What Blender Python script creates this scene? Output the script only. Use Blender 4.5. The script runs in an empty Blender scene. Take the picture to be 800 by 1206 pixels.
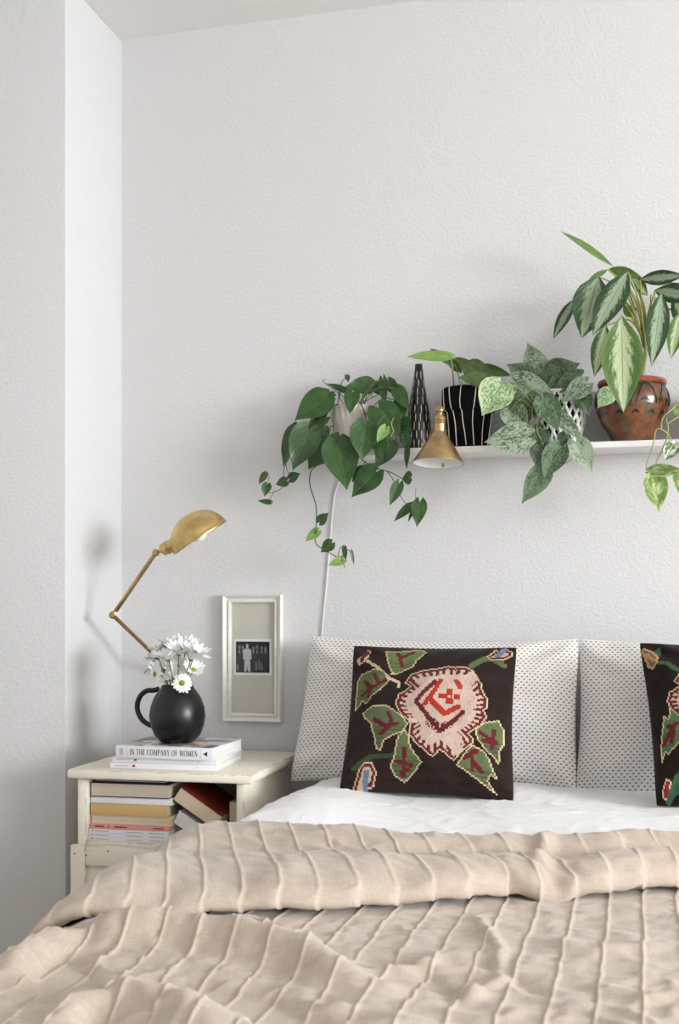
import bpy, bmesh, math, random
import numpy as np
from mathutils import Vector, Matrix

random.seed(7)
scene = bpy.context.scene
COL = scene.collection

# ------------------------------------------------------------------ camera
FPX, HORIZ, YAW = 1400.0, 715.0, math.radians(14.6)
CAM = Vector((1.329, -2.851, 1.0235))
FWD = Vector((-math.sin(YAW), math.cos(YAW), 0)); RGT = Vector((math.cos(YAW), math.sin(YAW), 0))
cd = bpy.data.cameras.new('camera'); cam = bpy.data.objects.new('camera', cd); COL.objects.link(cam)
cam.location = CAM; cam.rotation_euler = (math.pi/2, 0, YAW)
cd.sensor_fit = 'VERTICAL'; cd.sensor_height = 36; cd.sensor_width = 36*800/1206
cd.lens = FPX/1206*36; cd.shift_y = (HORIZ-603)/1206; cd.clip_start = 0.02
cd.dof.use_dof = True; cd.dof.focus_distance = 2.6; cd.dof.aperture_fstop = 8.0
scene.camera = cam

# ------------------------------------------------------------------ world, daylight, front fill, exposure
w = bpy.data.worlds.new('overcast_sky'); scene.world = w; w.use_nodes = True
bg = w.node_tree.nodes['Background']; bg.inputs[0].default_value = (0.86, 0.92, 1.0, 1); bg.inputs[1].default_value = 0.6
def area(name, loc, target, sx, sy, power, color):
    l = bpy.data.lights.new(name, 'AREA'); l.shape = 'RECTANGLE'; l.size = sx; l.size_y = sy
    l.energy = power; l.color = color
    o = bpy.data.objects.new(name, l); COL.objects.link(o); o.location = loc
    o.rotation_euler = (Vector(target)-Vector(loc)).to_track_quat('-Z', 'Y').to_euler()
    return o
area('window_daylight', (6.10, -2.95, 1.60), (0.0, -1.75, 0.85), 2.1, 1.30, 328, (0.90, 0.95, 1.0))
area('front_fill_light', (1.9, -4.52, 1.60), (1.2, 0.0, 1.0), 2.2, 1.5, 11, (0.90, 0.95, 1.0))  # weak fill lamp added behind the camera
scene.view_settings.view_transform = 'Standard'; scene.view_settings.look = 'None'
scene.view_settings.exposure = 0.0; scene.view_settings.gamma = 1.0
scene.view_settings.use_curve_mapping = False

# ------------------------------------------------------------------ pixel -> place helpers (800x1206 frame)
def ray(px, py):
    return FWD + RGT*((px-400)/FPX) + Vector((0, 0, 1))*((HORIZ-py)/FPX)
def PY(px, py, Y):
    d = ray(px, py); return CAM + d*((Y-CAM.y)/d.y)
def PZ(px, py, Z):
    d = ray(px, py); return CAM + d*((Z-CAM.z)/d.z)
def PX_(px, py, X):
    d = ray(px, py); return CAM + d*((X-CAM.x)/d.x)
def mpp(p):
    return (Vector(p)-CAM).dot(FWD)/FPX

def srgb(r, g, b):
    f = lambda c: (c/255/12.92) if c/255 <= 0.04045 else ((c/255+0.055)/1.055)**2.4
    return (f(r), f(g), f(b), 1)

# ------------------------------------------------------------------ materials
class NT:
    def __init__(s, name):
        s.m = bpy.data.materials.new(name); s.m.use_nodes = True
        s.t = s.m.node_tree; s.b = s.t.nodes['Principled BSDF']; s.o = s.t.nodes['Material Output']
    def n(s, typ, **kw):
        nd = s.t.nodes.new(typ)
        for k, v in kw.items():
            if k.startswith('i_'):
                key = k[2:]; key = int(key) if key.isdigit() else key.replace('_', ' ')
                nd.inputs[key].default_value = v
            else: setattr(nd, k, v)
        return nd
    def l(s, a, b): s.t.links.new(a, b)
    def coords(s, kind='Object', scale=(1, 1, 1)):
        tc = s.n('ShaderNodeTexCoord'); mp = s.n('ShaderNodeMapping'); mp.inputs['Scale'].default_value = scale
        s.l(tc.outputs[kind], mp.inputs[0]); return mp.outputs[0]
    def noise(s, vec, scale, detail=3, rough=0.5, dist=0):
        nd = s.n('ShaderNodeTexNoise'); nd.inputs['Scale'].default_value = scale
        nd.inputs['Detail'].default_value = detail; nd.inputs['Roughness'].default_value = rough
        nd.inputs['Distortion'].default_value = dist; s.l(vec, nd.inputs['Vector']); return nd.outputs[0]
    def ramp(s, fac, stops, interp='LINEAR'):
        r = s.n('ShaderNodeValToRGB'); r.color_ramp.interpolation = interp; e = r.color_ramp.elements
        while len(e) < len(stops): e.new(0.5)
        for k, (p, c) in enumerate(stops):
            e[k].position = p; e[k].color = c if len(c) == 4 else (*c, 1)
        s.l(fac, r.inputs[0]); return r.outputs[0]
    def mix(s, fac, a, b, blend='MIX'):
        m = s.n('ShaderNodeMix', data_type='RGBA', blend_type=blend)
        for sock, v in ((m.inputs[0], fac), (m.inputs[6], a), (m.inputs[7], b)):
            if isinstance(v, (int, float)): sock.default_value = v
            elif isinstance(v, (tuple, list)): sock.default_value = v
            else: s.l(v, sock)
        return m.outputs[2]
    def math(s, op, a, b=0.0, c=0.0):
        m = s.n('ShaderNodeMath', operation=op)
        for i, v in enumerate((a, b, c)):
            if isinstance(v, (int, float)): m.inputs[i].default_value = v
            else: s.l(v, m.inputs[i])
        return m.outputs[0]
    def bump(s, h, strength=0.3, dist=0.002):
        b = s.n('ShaderNodeBump'); b.inputs['Strength'].default_value = strength; b.inputs['Distance'].default_value = dist
        s.l(h, b.inputs['Height']); s.l(b.outputs[0], s.b.inputs['Normal']); return b
    def col(s, c):
        if isinstance(c, tuple): s.b.inputs['Base Color'].default_value = c
        else: s.l(c, s.b.inputs['Base Color'])
    def set(s, rough=0.6, metal=0.0, spec=0.5, **kw):
        s.b.inputs['Roughness'].default_value = rough; s.b.inputs['Metallic'].default_value = metal
        s.b.inputs['Specular IOR Level'].default_value = spec
        for k, v in kw.items(): s.b.inputs[k.replace('_', ' ')].default_value = v

def plain(name, c, rough=0.6, metal=0.0, spec=0.5, var=0.0, vscale=30, bump=0.0, bscale=200, bdist=0.001):
    t = NT(name); t.set(rough, metal, spec)
    if var or bump: v = t.coords()
    if var:
        n = t.noise(v, vscale, 4)
        lo = tuple(x*(1-var) for x in c[:3])+(1,); hi = tuple(min(1, x*(1+var)) for x in c[:3])+(1,)
        t.col(t.ramp(n, [(0.3, lo), (0.7, hi)]))
    else: t.col(c)
    if bump: t.bump(t.noise(v, bscale, 3), bump, bdist)
    return t.m

def m_wall():
    t = NT('white_stippled_paint'); t.set(0.85, spec=0.25); t.col(srgb(215, 213, 212)); v = t.coords()
    a = t.noise(v, 135, 2, 0.5, 0.4)
    t.bump(t.ramp(a, [(0.35, (0, 0, 0)), (0.68, (1, 1, 1))]), 0.32, 0.0018); return t.m
def m_wood_white(name='chipped_cream_paint', c0=(243, 235, 219), c1=(230, 220, 201), wear=0.8):
    t = NT(name); t.set(0.5, spec=0.4); v = t.coords('Object', (1, 1, 1))
    n = t.noise(v, 22, 8, 0.72); n2 = t.noise(t.coords('Object', (3, 40, 40)), 5, 4, 0.6)
    g = t.n('ShaderNodeNewGeometry'); bv = t.n('ShaderNodeBevel', samples=4); bv.inputs[0].default_value = 0.005
    dt = t.n('ShaderNodeVectorMath', operation='DOT_PRODUCT'); t.l(bv.outputs[0], dt.inputs[0]); t.l(g.outputs['Normal'], dt.inputs[1])
    edge = t.ramp(t.math('SUBTRACT', 1.0, dt.outputs['Value']), [(0.004, (0, 0, 0)), (0.05, (1, 1, 1))])
    chip = t.ramp(n, [(0.46, (0, 0, 0)), (0.54, (wear, wear, wear))])
    base = t.mix(n2, srgb(*c0), srgb(*c1))
    t.col(t.mix(t.math('MULTIPLY', chip, edge), base, srgb(150, 112, 82)))
    t.bump(n2, 0.2, 0.001); return t.m
def m_linen(name, c, scale=1.0, hi=1.06, lo=0.90, uv=True, sub=0.0):
    t = NT(name); t.set(0.9, spec=0.15, Sheen_Weight=0.25, Sheen_Roughness=0.5)
    v = t.coords('UV'); vo = t.coords('Object')
    mx = t.coords('UV', (1, 0.12, 1)); my = t.coords('UV', (0.12, 1, 1))
    a = t.noise(mx, 900*scale, 2); b = t.noise(my, 900*scale, 2); big = t.noise(vo, 14, 4, 0.6)
    mixf = t.math('MULTIPLY', t.math('ADD', a, b), 0.5)
    f = t.math('ADD', t.math('MULTIPLY', mixf, 0.7), t.math('MULTIPLY', big, 0.3))
    lo_ = tuple(x*lo for x in c[:3])+(1,); hi_ = tuple(min(1, x*hi) for x in c[:3])+(1,)
    t.col(t.ramp(f, [(0.36, lo_), (0.64, hi_)])); t.bump(mixf, 0.35, 0.0012); return t.m
def m_cotton():
    t = NT('white_cotton'); t.set(0.85, spec=0.2, Sheen_Weight=0.15); t.col(srgb(246, 245, 244)); v = t.coords()
    n = t.noise(t.coords('Object', (1.0, 2.2, 1)), 11, 5, 0.55, 1.2)
    r = t.math('ABSOLUTE', t.math('SUBTRACT', n, 0.5))
    t.bump(t.ramp(r, [(0.0, (1, 1, 1)), (0.05, (0.0, 0.0, 0.0))]), 0.22, 0.004); return t.m
def m_dots():
    t = NT('dotted_pillowcase_cotton'); t.set(0.88, spec=0.2, Sheen_Weight=0.15)
    tc = t.n('ShaderNodeTexCoord'); sp = t.n('ShaderNodeSeparateXYZ'); t.l(tc.outputs['UV'], sp.inputs[0])
    sx, sy = 0.0126, 0.0067
    row = t.math('DIVIDE', sp.outputs[1], sy); rowi = t.math('FLOOR', row); fy = t.math('SUBTRACT', t.math('FRACT', row), 0.5)
    off = t.math('MULTIPLY', t.math('FRACT', t.math('MULTIPLY', rowi, 0.5)), 1.0)
    fx = t.math('SUBTRACT', t.math('FRACT', t.math('ADD', t.math('DIVIDE', sp.outputs[0], sx), off)), 0.5)
    fx2 = t.math('ADD', fx, t.math('MULTIPLY', fy, -0.25))
    d = t.math('ADD', t.math('POWER', t.math('DIVIDE', fx2, 0.20), 2.0), t.math('POWER', t.math('DIVIDE', fy, 0.22), 2.0))
    mask = t.math('LESS_THAN', d, 1.0)
    t.col(t.mix(mask, srgb(232, 226, 221), srgb(104, 90, 87)))
    n = t.noise(t.coords('Object', (1, 1, 1)), 13, 4, 0.5, 0.8)
    t.bump(n, 0.25, 0.008); return t.m
def m_brass(name, dark=0.0):
    t = NT(name); t.set(0.30, 1.0); v = t.coords()
    n = t.noise(v, 16, 5, 0.6); n2 = t.noise(t.coords('Object', (1, 1, 14)), 30, 3)
    a, b = (srgb(222, 198, 138), srgb(190, 160, 100)) if not dark else (srgb(200, 172, 128), srgb(160, 130, 90))
    t.col(t.ramp(n, [(0.3, b), (0.65, a)]))
    t.l(t.ramp(n2, [(0.2, (0.30, 0.30, 0.30)), (0.8, (0.44, 0.44, 0.44))]), t.b.inputs['Roughness']); return t.m
def leafuv(t):
    tc = t.n('ShaderNodeTexCoord'); sp = t.n('ShaderNodeSeparateXYZ'); t.l(tc.outputs['UV'], sp.inputs[0])
    oi = t.n('ShaderNodeObjectInfo')
    u = t.math('ABSOLUTE', t.math('SUBTRACT', sp.outputs[0], 0.5)); v = sp.outputs[1]
    ofs = t.n('ShaderNodeCombineXYZ'); t.l(t.math('MULTIPLY', oi.outputs['Random'], 40), ofs.inputs[0])
    ad = t.n('ShaderNodeVectorMath', operation='ADD'); t.l(tc.outputs['UV'], ad.inputs[0]); t.l(ofs.outputs[0], ad.inputs[1])
    vein = t.math('FRACT', t.math('MULTIPLY', t.math('SUBTRACT', v, t.math('MULTIPLY', u, 0.9)), 6.0))
    vein = t.math('ABSOLUTE', t.math('SUBTRACT', vein, 0.5))
    return u, v, ad.outputs[0], vein, oi.outputs['Random']
def leaf_base(t, rough=0.38, trans=0.06):
    t.set(rough, spec=0.45); t.b.inputs['Subsurface Weight'].default_value = 0.0
def m_leaf(name, dark, light, midrib=None, rough=0.38):
    t = NT(name); leaf_base(t, rough); u, v, vec, vein, rnd = leafuv(t)
    n = t.noise(vec, 4, 4)
    c = t.mix(t.ramp(n, [(0.3, (0, 0, 0)), (0.7, (1, 1, 1))]), dark, light)
    c = t.mix(t.math('MULTIPLY', rnd, 0.35), c, light)
    rib = t.ramp(u, [(0.0, (1, 1, 1)), (0.025, (0, 0, 0))])
    c = t.mix(t.math('MULTIPLY', rib, 0.5), c, midrib or light)
    t.col(c); t.bump(t.ramp(vein, [(0.0, (0, 0, 0)), (0.3, (1, 1, 1))]), 0.18, 0.0012); return t.m
def m_leaf_satin(name, dark, silver, amount=0.5, sc=15):
    t = NT(name); leaf_base(t, 0.5); u, v, vec, vein, rnd = leafuv(t)
    n = t.noise(vec, sc, 4, 0.62, 0.5); n2 = t.noise(vec, 3, 2)
    f = t.math('ADD', t.math('MULTIPLY', n, 0.75), t.math('MULTIPLY', n2, 0.35))
    f = t.math('ADD', f, t.math('MULTIPLY', t.math('SUBTRACT', rnd, 0.5), 0.10))
    c = t.ramp(f, [(0.57-amount*0.2, dark), (0.70-amount*0.2, silver)])
    rib = t.ramp(u, [(0.0, (1, 1, 1)), (0.03, (0, 0, 0))])
    c = t.mix(t.math('MULTIPLY', rib, 0.7), c, dark)
    edge = t.ramp(u, [(0.45, (0, 0, 0)), (0.5, (1, 1, 1))]); c = t.mix(t.math('MULTIPLY', edge, 0.7), c, silver)
    t.col(c); t.bump(t.ramp(vein, [(0.0, (0, 0, 0)), (0.12, (1, 1, 1))]), 0.3, 0.0015); return t.m
def m_leaf_feather(name, dark, silver, edge):
    t = NT(name); leaf_base(t, 0.42); u, v, vec, vein, rnd = leafuv(t)
    n = t.noise(vec, 6, 4, 0.7); n2 = t.noise(vec, 24, 3)
    lim = t.math('ADD', t.math('ADD', t.math('MULTIPLY', n, 0.40), t.math('MULTIPLY', vein, 0.16)), t.math('MULTIPLY', n2, 0.20))
    f = t.math('SUBTRACT', lim, u)
    c = t.ramp(f, [(0.06, dark), (0.19, silver)])
    rib = t.ramp(u, [(0.0, (1, 1, 1)), (0.022, (0, 0, 0))]); c = t.mix(t.math('MULTIPLY', rib, 0.75), c, dark)
    ed = t.ramp(u, [(0.40, (0, 0, 0)), (0.49, (1, 1, 1))]); c = t.mix(t.math('MULTIPLY', ed, 0.7), c, edge)
    t.col(c); t.bump(t.ramp(vein, [(0.0, (0, 0, 0)), (0.14, (1, 1, 1))]), 0.3, 0.002); return t.m
def m_brown_glaze():
    t = NT('brown_green_glaze'); t.set(0.16, spec=0.6); v = t.coords()
    n = t.noise(v, 26, 5, 0.65, 0.4)
    t.col(t.ramp(n, [(0.36, srgb(58, 58, 36)), (0.48, srgb(92, 64, 40)), (0.60, srgb(124, 70, 44)), (0.74, srgb(150, 90, 58))]))
    t.bump(n, 0.15, 0.002); return t.m
def m_velvet_black():
    t = NT('black_rough_clay'); t.set(1.0, spec=0.1); t.col(srgb(20, 19, 20)); v = t.coords()
    t.bump(t.noise(v, 320, 3), 0.8, 0.002); return t.m
def m_cover_collage():
    t = NT('portrait_collage_print'); t.set(0.3, spec=0.5); v = t.coords('Object', (1, 1, 0.01))
    vo = t.n('ShaderNodeTexVoronoi', distance='CHEBYCHEV'); vo.inputs['Scale'].default_value = 26; t.l(v, vo.inputs['Vector'])
    sp = t.n('ShaderNodeSeparateColor'); t.l(vo.outputs['Color'], sp.inputs[0])
    c = t.ramp(sp.outputs[0], [(0.0, srgb(226, 224, 222)), (0.34, srgb(120, 92, 78)), (0.5, srgb(205, 200, 200)), (0.66, srgb(58, 52, 60)), (0.8, srgb(186, 160, 140)), (0.9, srgb(100, 110, 140))], 'CONSTANT')
    t.col(c); return t.m
def m_pages(name, c):
    t = NT(name); t.set(0.85, spec=0.2); v = t.coords('Object', (2, 2, 420)); n = t.noise(v, 3, 2)
    t.col(t.ramp(n, [(0.3, tuple(x*0.82 for x in c[:3])+(1,)), (0.7, c)])); return t.m
def m_attr(name):
    t = NT(name); t.set(0.95, spec=0.1, Sheen_Weight=0.08)
    a = t.n('ShaderNodeAttribute', attribute_name='weave'); v = t.coords('UV')
    n = t.noise(t.coords('UV', (1, 0.3, 1)), 260, 3); n2 = t.noise(v, 14, 3)
    k = t.math('ADD', t.math('MULTIPLY', n, 0.5), t.math('MULTIPLY', n2, 0.4))
    sh = t.ramp(k, [(0.3, (0.72, 0.72, 0.72)), (0.6, (1.12, 1.12, 1.12))])
    t.col(t.mix(1.0, a.outputs['Color'], sh, 'MULTIPLY')); t.bump(n, 0.5, 0.002); return t.m
def m_glass():
    t = NT('picture_glass'); tr = t.n('ShaderNodeBsdfTransparent'); gl = t.n('ShaderNodeBsdfGlossy'); gl.inputs['Roughness'].default_value = 0.12
    fr = t.n('ShaderNodeLayerWeight'); fr.inputs[0].default_value = 0.12; mx = t.n('ShaderNodeMixShader')
    t.l(fr.outputs[1], mx.inputs[0]); t.l(tr.outputs[0], mx.inputs[1]); t.l(gl.outputs[0], mx.inputs[2]); t.l(mx.outputs[0], t.o.inputs[0]); return t.m

M = dict(
    wall=m_wall(), ceiling=plain('white_ceiling_paint', srgb(238, 237, 235), 0.9, spec=0.2),
    floor=plain('oak_floor', srgb(176, 160, 142), 0.5, var=0.2, vscale=6),
    shelf=plain('white_lacquer', srgb(240, 238, 236), 0.4), cream=m_wood_white(),
    linen=m_linen('beige_linen', srgb(194, 177, 161), 0.45, 1.10, 0.84), cotton=m_cotton(), dots=m_dots(), kilim=m_attr('kilim_wool'),
    mattress=plain('mattress_ticking', srgb(225, 222, 216), 0.9), bedwood=plain('white_bed_wood', srgb(226, 222, 214), 0.5),
    brass=m_brass('aged_brass'), brass2=m_brass('satin_bronze_brass', 1.0),
    shade_in=plain('white_enamel', srgb(240, 240, 238), 0.4), bulb=plain('frosted_bulb_glass', srgb(244, 243, 240), 0.25),
    cord=plain('white_cord', srgb(226, 224, 222), 0.5),
    black=plain('matte_black_ceramic', srgb(10, 10, 11), 0.34, spec=0.5, bump=0.08, bscale=40, bdist=0.003),
    velvet=m_velvet_black(), chalk=plain('white_glaze_line', srgb(225, 222, 214), 0.6), dash=plain('incised_cream_dash', srgb(205, 196, 170), 0.7),
    blackvase=plain('black_glaze', srgb(17, 18, 24), 0.35), potwhite=plain('off_white_porcelain', srgb(214, 206, 194), 0.45),
    lattice=plain('white_glazed_ceramic', srgb(240, 238, 232), 0.25), dark=plain('dark_liner', srgb(20, 20, 18), 0.8),
    soil=plain('potting_soil', srgb(44, 34, 26), 0.95, var=0.4, vscale=90), brown=m_brown_glaze(),
    groove=plain('dark_green_glaze', srgb(34, 42, 30), 0.2), rimred=plain('red_brown_glaze', srgb(138, 72, 52), 0.2, var=0.25),
    terracotta=plain('terracotta', srgb(170, 110, 80), 0.8),
    phil=m_leaf('heart_leaf_green', srgb(27, 55, 25), srgb(58, 92, 42), srgb(92, 124, 74), 0.30),
    phil_young=m_leaf('young_leaf_green', srgb(92, 136, 62), srgb(140, 172, 96), srgb(170, 190, 130), 0.4),
    phil_old=m_leaf('brownish_leaf', srgb(74, 62, 36), srgb(86, 92, 48), None, 0.5),
    olive=m_leaf('olive_leaf_green', srgb(50, 72, 36), srgb(86, 110, 56), srgb(120, 140, 80), 0.4),
    olive_fresh=m_leaf('fresh_leaf_green', srgb(92, 126, 56), srgb(128, 158, 82), srgb(150, 170, 100), 0.4),  # fresher, yellower green leaf
    satin=m_leaf_satin('silver_speckled_leaf', srgb(62, 90, 58), srgb(158, 172, 148), 0.60),
    satin_dark=m_leaf_satin('dark_satin_leaf', srgb(46, 72, 42), srgb(104, 126, 96), 0.40),
    satin_pale=m_leaf_satin('pale_satin_leaf', srgb(100, 140, 78), srgb(192, 206, 166), 0.55),
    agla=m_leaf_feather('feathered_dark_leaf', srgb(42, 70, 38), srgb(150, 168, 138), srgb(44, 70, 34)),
    agla_pale=m_leaf_feather('feathered_light_leaf', srgb(78, 106, 52), srgb(178, 192, 150), srgb(108, 134, 62)),  # paler, yellower leaf colouring
    agla_back=m_leaf('leaf_underside_green', srgb(60, 92, 40), srgb(104, 134, 64), srgb(134, 158, 92), 0.45),
    pothos=m_leaf_satin('variegated_pothos_leaf', srgb(108, 138, 62), srgb(190, 200, 140), 0.10, 4),
    pothos_white=m_leaf_satin('white_variegated_leaf', srgb(76, 112, 58), srgb(228, 226, 204), 0.5, 4),
    stem=plain('green_stem', srgb(74, 92, 44), 0.5), stem_brown=plain('brown_green_vine', srgb(92, 84, 48), 0.6),
    stem_pale=plain('pale_green_stem', srgb(132, 150, 80), 0.5), stem_yel=plain('yellow_green_stem', srgb(156, 158, 82), 0.5),  # paler stem colours
    petal=plain('white_petal', srgb(250, 249, 246), 0.6), disc=plain('yellow_green_disc', srgb(150, 150, 40), 0.8),
    frame=m_wood_white('chipped_white_paint', (240, 237, 231), (230, 226, 218), 0.25), mat=plain('grey_beige_mount', srgb(208, 203, 189), 0.8, var=0.03, vscale=12), glass=m_glass(),
    paper=plain('photo_paper', srgb(232, 232, 230), 0.5), ph0=plain('photo_black', srgb(22, 22, 22), 0.5), ph1=plain('photo_dark_grey', srgb(52, 52, 52), 0.5),
    ph2=plain('photo_mid_grey', srgb(120, 120, 118), 0.5), ph3=plain('photo_light_grey', srgb(190, 190, 188), 0.5),
    bookwhite=plain('white_gloss_cover', srgb(232, 231, 232), 0.3), ink=plain('black_ink', srgb(48, 46, 46), 0.6), inkgrey=plain('grey_ink', srgb(150, 150, 150), 0.6),
    inkgreen=plain('green_ink', srgb(50, 120, 60), 0.6), inkred=plain('red_ink', srgb(170, 40, 40), 0.6),
    collage=m_cover_collage(), pages=m_pages('white_pages', srgb(232, 230, 226)), pages_cream=m_pages('cream_pages', srgb(222, 205, 176)),
    pages_grey=m_pages('grey_beige_pages', srgb(206, 192, 176)), cover_dark=plain('dark_brown_cover', srgb(46, 34, 32), 0.5),
    cover_tan=plain('tan_cloth_cover', srgb(206, 170, 112), 0.7, bump=0.2, bscale=500), cover_cream=plain('cream_cover', srgb(222, 212, 192), 0.6),
    cover_pink=plain('salmon_pink_cover', srgb(222, 152, 140), 0.55), cover_red=plain('dark_red_cover', srgb(118, 38, 28), 0.45, var=0.3, vscale=20),
    nail=plain('nail_head', srgb(120, 112, 104), 0.5), greypaint=m_wood_white(),
    windowframe=plain('white_window_paint', srgb(238, 238, 236), 0.5),
)
# ------------------------------------------------------------------ mesh helpers
class MB:
    def __init__(s): s.v = []; s.f = []; s.uv = []
    def add(s, V, F, UV=None):
        o = len(s.v); s.v += [tuple(p) for p in V]; s.f += [tuple(i+o for i in f) for f in F]
        s.uv += [tuple(q) for q in np.asarray(UV).tolist()] if UV is not None else [(0, 0)]*len(V)
    def box(s, x0, x1, y0, y1, z0, z1, T=None):
        V = [Vector(p) for p in ((x0, y0, z0), (x1, y0, z0), (x1, y1, z0), (x0, y1, z0), (x0, y0, z1), (x1, y0, z1), (x1, y1, z1), (x0, y1, z1))]
        if T: V = [T @ p for p in V]
        s.add(V, [(0, 3, 2, 1), (4, 5, 6, 7), (0, 1, 5, 4), (1, 2, 6, 5), (2, 3, 7, 6), (3, 0, 4, 7)])
    def bbox(s, x0, x1, y0, y1, z0, z1, b=0.003, T=None, seg=2):
        bm = bmesh.new(); bmesh.ops.create_cube(bm, size=1)
        for p in bm.verts:
            p.co = Vector(((x0+x1)/2+p.co.x*(x1-x0), (y0+y1)/2+p.co.y*(y1-y0), (z0+z1)/2+p.co.z*(z1-z0)))
        bmesh.ops.bevel(bm, geom=list(bm.edges), offset=b, segments=seg, profile=0.5, affect='EDGES')
        bm.verts.index_update()
        s.add([(T @ p.co if T else p.co.copy()) for p in bm.verts], [[q.index for q in f.verts] for f in bm.faces]); bm.free()
    def tube(s, pts, r, n=8, cap=True):
        pts = [Vector(p) for p in pts]; R = r if isinstance(r, (list, tuple)) else [r]*len(pts)
        V = []; prev = None
        for i, p in enumerate(pts):
            d = (pts[min(i+1, len(pts)-1)]-pts[max(i-1, 0)]).normalized()
            a = prev if prev is not None else (Vector((0, 0, 1)) if abs(d.z) < 0.9 else Vector((1, 0, 0)))
            a = (a-d*a.dot(d)).normalized(); prev = a; b = d.cross(a)
            V += [p+(a*math.cos(2*math.pi*k/n)+b*math.sin(2*math.pi*k/n))*R[i] for k in range(n)]
        F = [(i*n+k, i*n+(k+1) % n, (i+1)*n+(k+1) % n, (i+1)*n+k) for i in range(len(pts)-1) for k in range(n)]
        if cap: F += [tuple(reversed(range(n))), tuple(range((len(pts)-1)*n, len(pts)*n))]
        s.add(V, F)
    def lathe(s, prof, n=32, T=None, rad=None):
        V = []; F = []
        for (r, z) in prof:
            for k in range(n):
                a = 2*math.pi*k/n; rr = rad(r, z, a) if rad else r
                V.append(Vector((rr*math.cos(a), rr*math.sin(a), z)))
        if T: V = [T @ p for p in V]
        for i in range(len(prof)-1):
            for k in range(n): F.append((i*n+k, i*n+(k+1) % n, (i+1)*n+(k+1) % n, (i+1)*n+k))
        if prof[0][0] > 1e-6: F.append(tuple(reversed(range(n))))
        s.add(V, F)
    def ball(s, c, r, n=10, sc=(1, 1, 1)):
        s.lathe([(max(1e-5, r*math.sin(math.pi*i/n)), -r*math.cos(math.pi*i/n)) for i in range(n+1)], n+4, Matrix.Translation(c) @ Matrix.Diagonal((*sc, 1)))
    def build(s, name, mat, root=None, smooth=True, angle=40):
        V = np.array(s.v, dtype=float)
        if root is not None: org = Vector(root.get('_org', (0, 0, 0)))
        else: org = Vector(((V[:, 0].min()+V[:, 0].max())/2, (V[:, 1].min()+V[:, 1].max())/2, V[:, 2].min()))
        V = V-np.array(org)
        me = bpy.data.meshes.new(name); me.from_pydata(V.tolist(), [], s.f); me.materials.append(mat)
        if any(u != (0, 0) for u in s.uv[:400]):
            L = me.uv_layers.new(name='UVMap'); idx = np.zeros(len(me.loops), dtype=np.int32); me.loops.foreach_get('vertex_index', idx)
            L.data.foreach_set('uv', np.array(s.uv, dtype=np.float32)[idx].ravel())
        if smooth: me.shade_smooth(); me.set_sharp_from_angle(angle=math.radians(angle))
        o = bpy.data.objects.new(name, me); COL.objects.link(o)
        if root is not None: o.parent = root; o['_org'] = root['_org']
        else: o.location = org; o['_org'] = tuple(org)
        return o
def tag(o, label, cat, group=None, kind=None):
    if label: o['label'] = label
    if cat: o['category'] = cat
    if group: o['group'] = group
    if kind: o['kind'] = kind
    return o
def thing(name, loc, label, cat, group=None):
    o = bpy.data.objects.new(name, None); o.empty_display_size = 0.05; COL.objects.link(o); o.location = loc; o['_org'] = tuple(loc)
    return tag(o, label, cat, group)
def struct(o): o['kind'] = 'structure'; return o
def bez(pts, n=10):   # Catmull-Rom through points
    P = [Vector(p) for p in pts]; P = [P[0]*2-P[1]]+P+[P[-1]*2-P[-2]]; out = []
    for i in range(1, len(P)-2):
        for k in range(n):
            t = k/n; a, b, c, d = P[i-1:i+3]
            out.append(0.5*((2*b)+(c-a)*t+(2*a-5*b+4*c-d)*t*t+(3*b-a-3*c+d)*t**3))
    out.append(P[-2]); return out
def frame_axis(o, z):   # matrix with local Z along z at o
    z = Vector(z).normalized(); return Matrix.Translation(o) @ z.to_track_quat('Z', 'Y').to_matrix().to_4x4()
# numpy gradient noise
_rng = np.random.RandomState(11); _perm = _rng.permutation(512); _ga = _rng.rand(512)*2*np.pi
def pn(x, y, seed=0):
    x = np.asarray(x, float)+seed*17.3; y = np.asarray(y, float)+seed*9.1
    xi = np.floor(x).astype(int); yi = np.floor(y).astype(int); xf = x-xi; yf = y-yi
    def g(ix, iy, dx, dy):
        a = _ga[_perm[(_perm[ix & 511]+iy) & 511]]; return np.cos(a)*dx+np.sin(a)*dy
    u = xf*xf*xf*(xf*(xf*6-15)+10); v = yf*yf*yf*(yf*(yf*6-15)+10)
    n00 = g(xi, yi, xf, yf); n10 = g(xi+1, yi, xf-1, yf); n01 = g(xi, yi+1, xf, yf-1); n11 = g(xi+1, yi+1, xf-1, yf-1)
    return (n00*(1-u)+n10*u)*(1-v)+(n01*(1-u)+n11*u)*v
def grid_faces(nu, nv): return [(j*nu+i, j*nu+i+1, (j+1)*nu+i+1, (j+1)*nu+i) for j in range(nv-1) for i in range(nu-1)]
def smooth01(t): t = np.clip(t, 0, 1); return t*t*(3-2*t)

# ------------------------------------------------------------------ the room
CEIL = 2.5; PIER = -0.307; XR = 6.0; YF = -4.4; XL = -1.1
def wallbox(name, mat, *b, **kw):
    m = MB()
    for q in b: m.box(*q)
    return struct(m.build(name, mat, None, smooth=False))
wallbox('floor', M['floor'], (XL-0.1, XR+0.1, YF-0.1, 0.12, -0.1, 0.0))
wallbox('ceiling', M['ceiling'], (XL-0.1, XR+0.1, YF-0.1, 0.12, CEIL, CEIL+0.1))
wallbox('wall_back', M['wall'], (0.0, XR+0.1, 0.0, 0.12, 0, CEIL))
pier = MB(); pier.bbox(XL, 0.0, PIER, 0.1, 0.0, CEIL, 0.004); pier = struct(pier.build('wall_recess', M['wall']))
wallbox('wall_left', M['wall'], (XL-0.1, XL, YF, PIER+0.4, 0, CEIL))
WY0, WY1, WZ0, WZ1 = -4.05, -1.85, 0.9, 2.3
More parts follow.
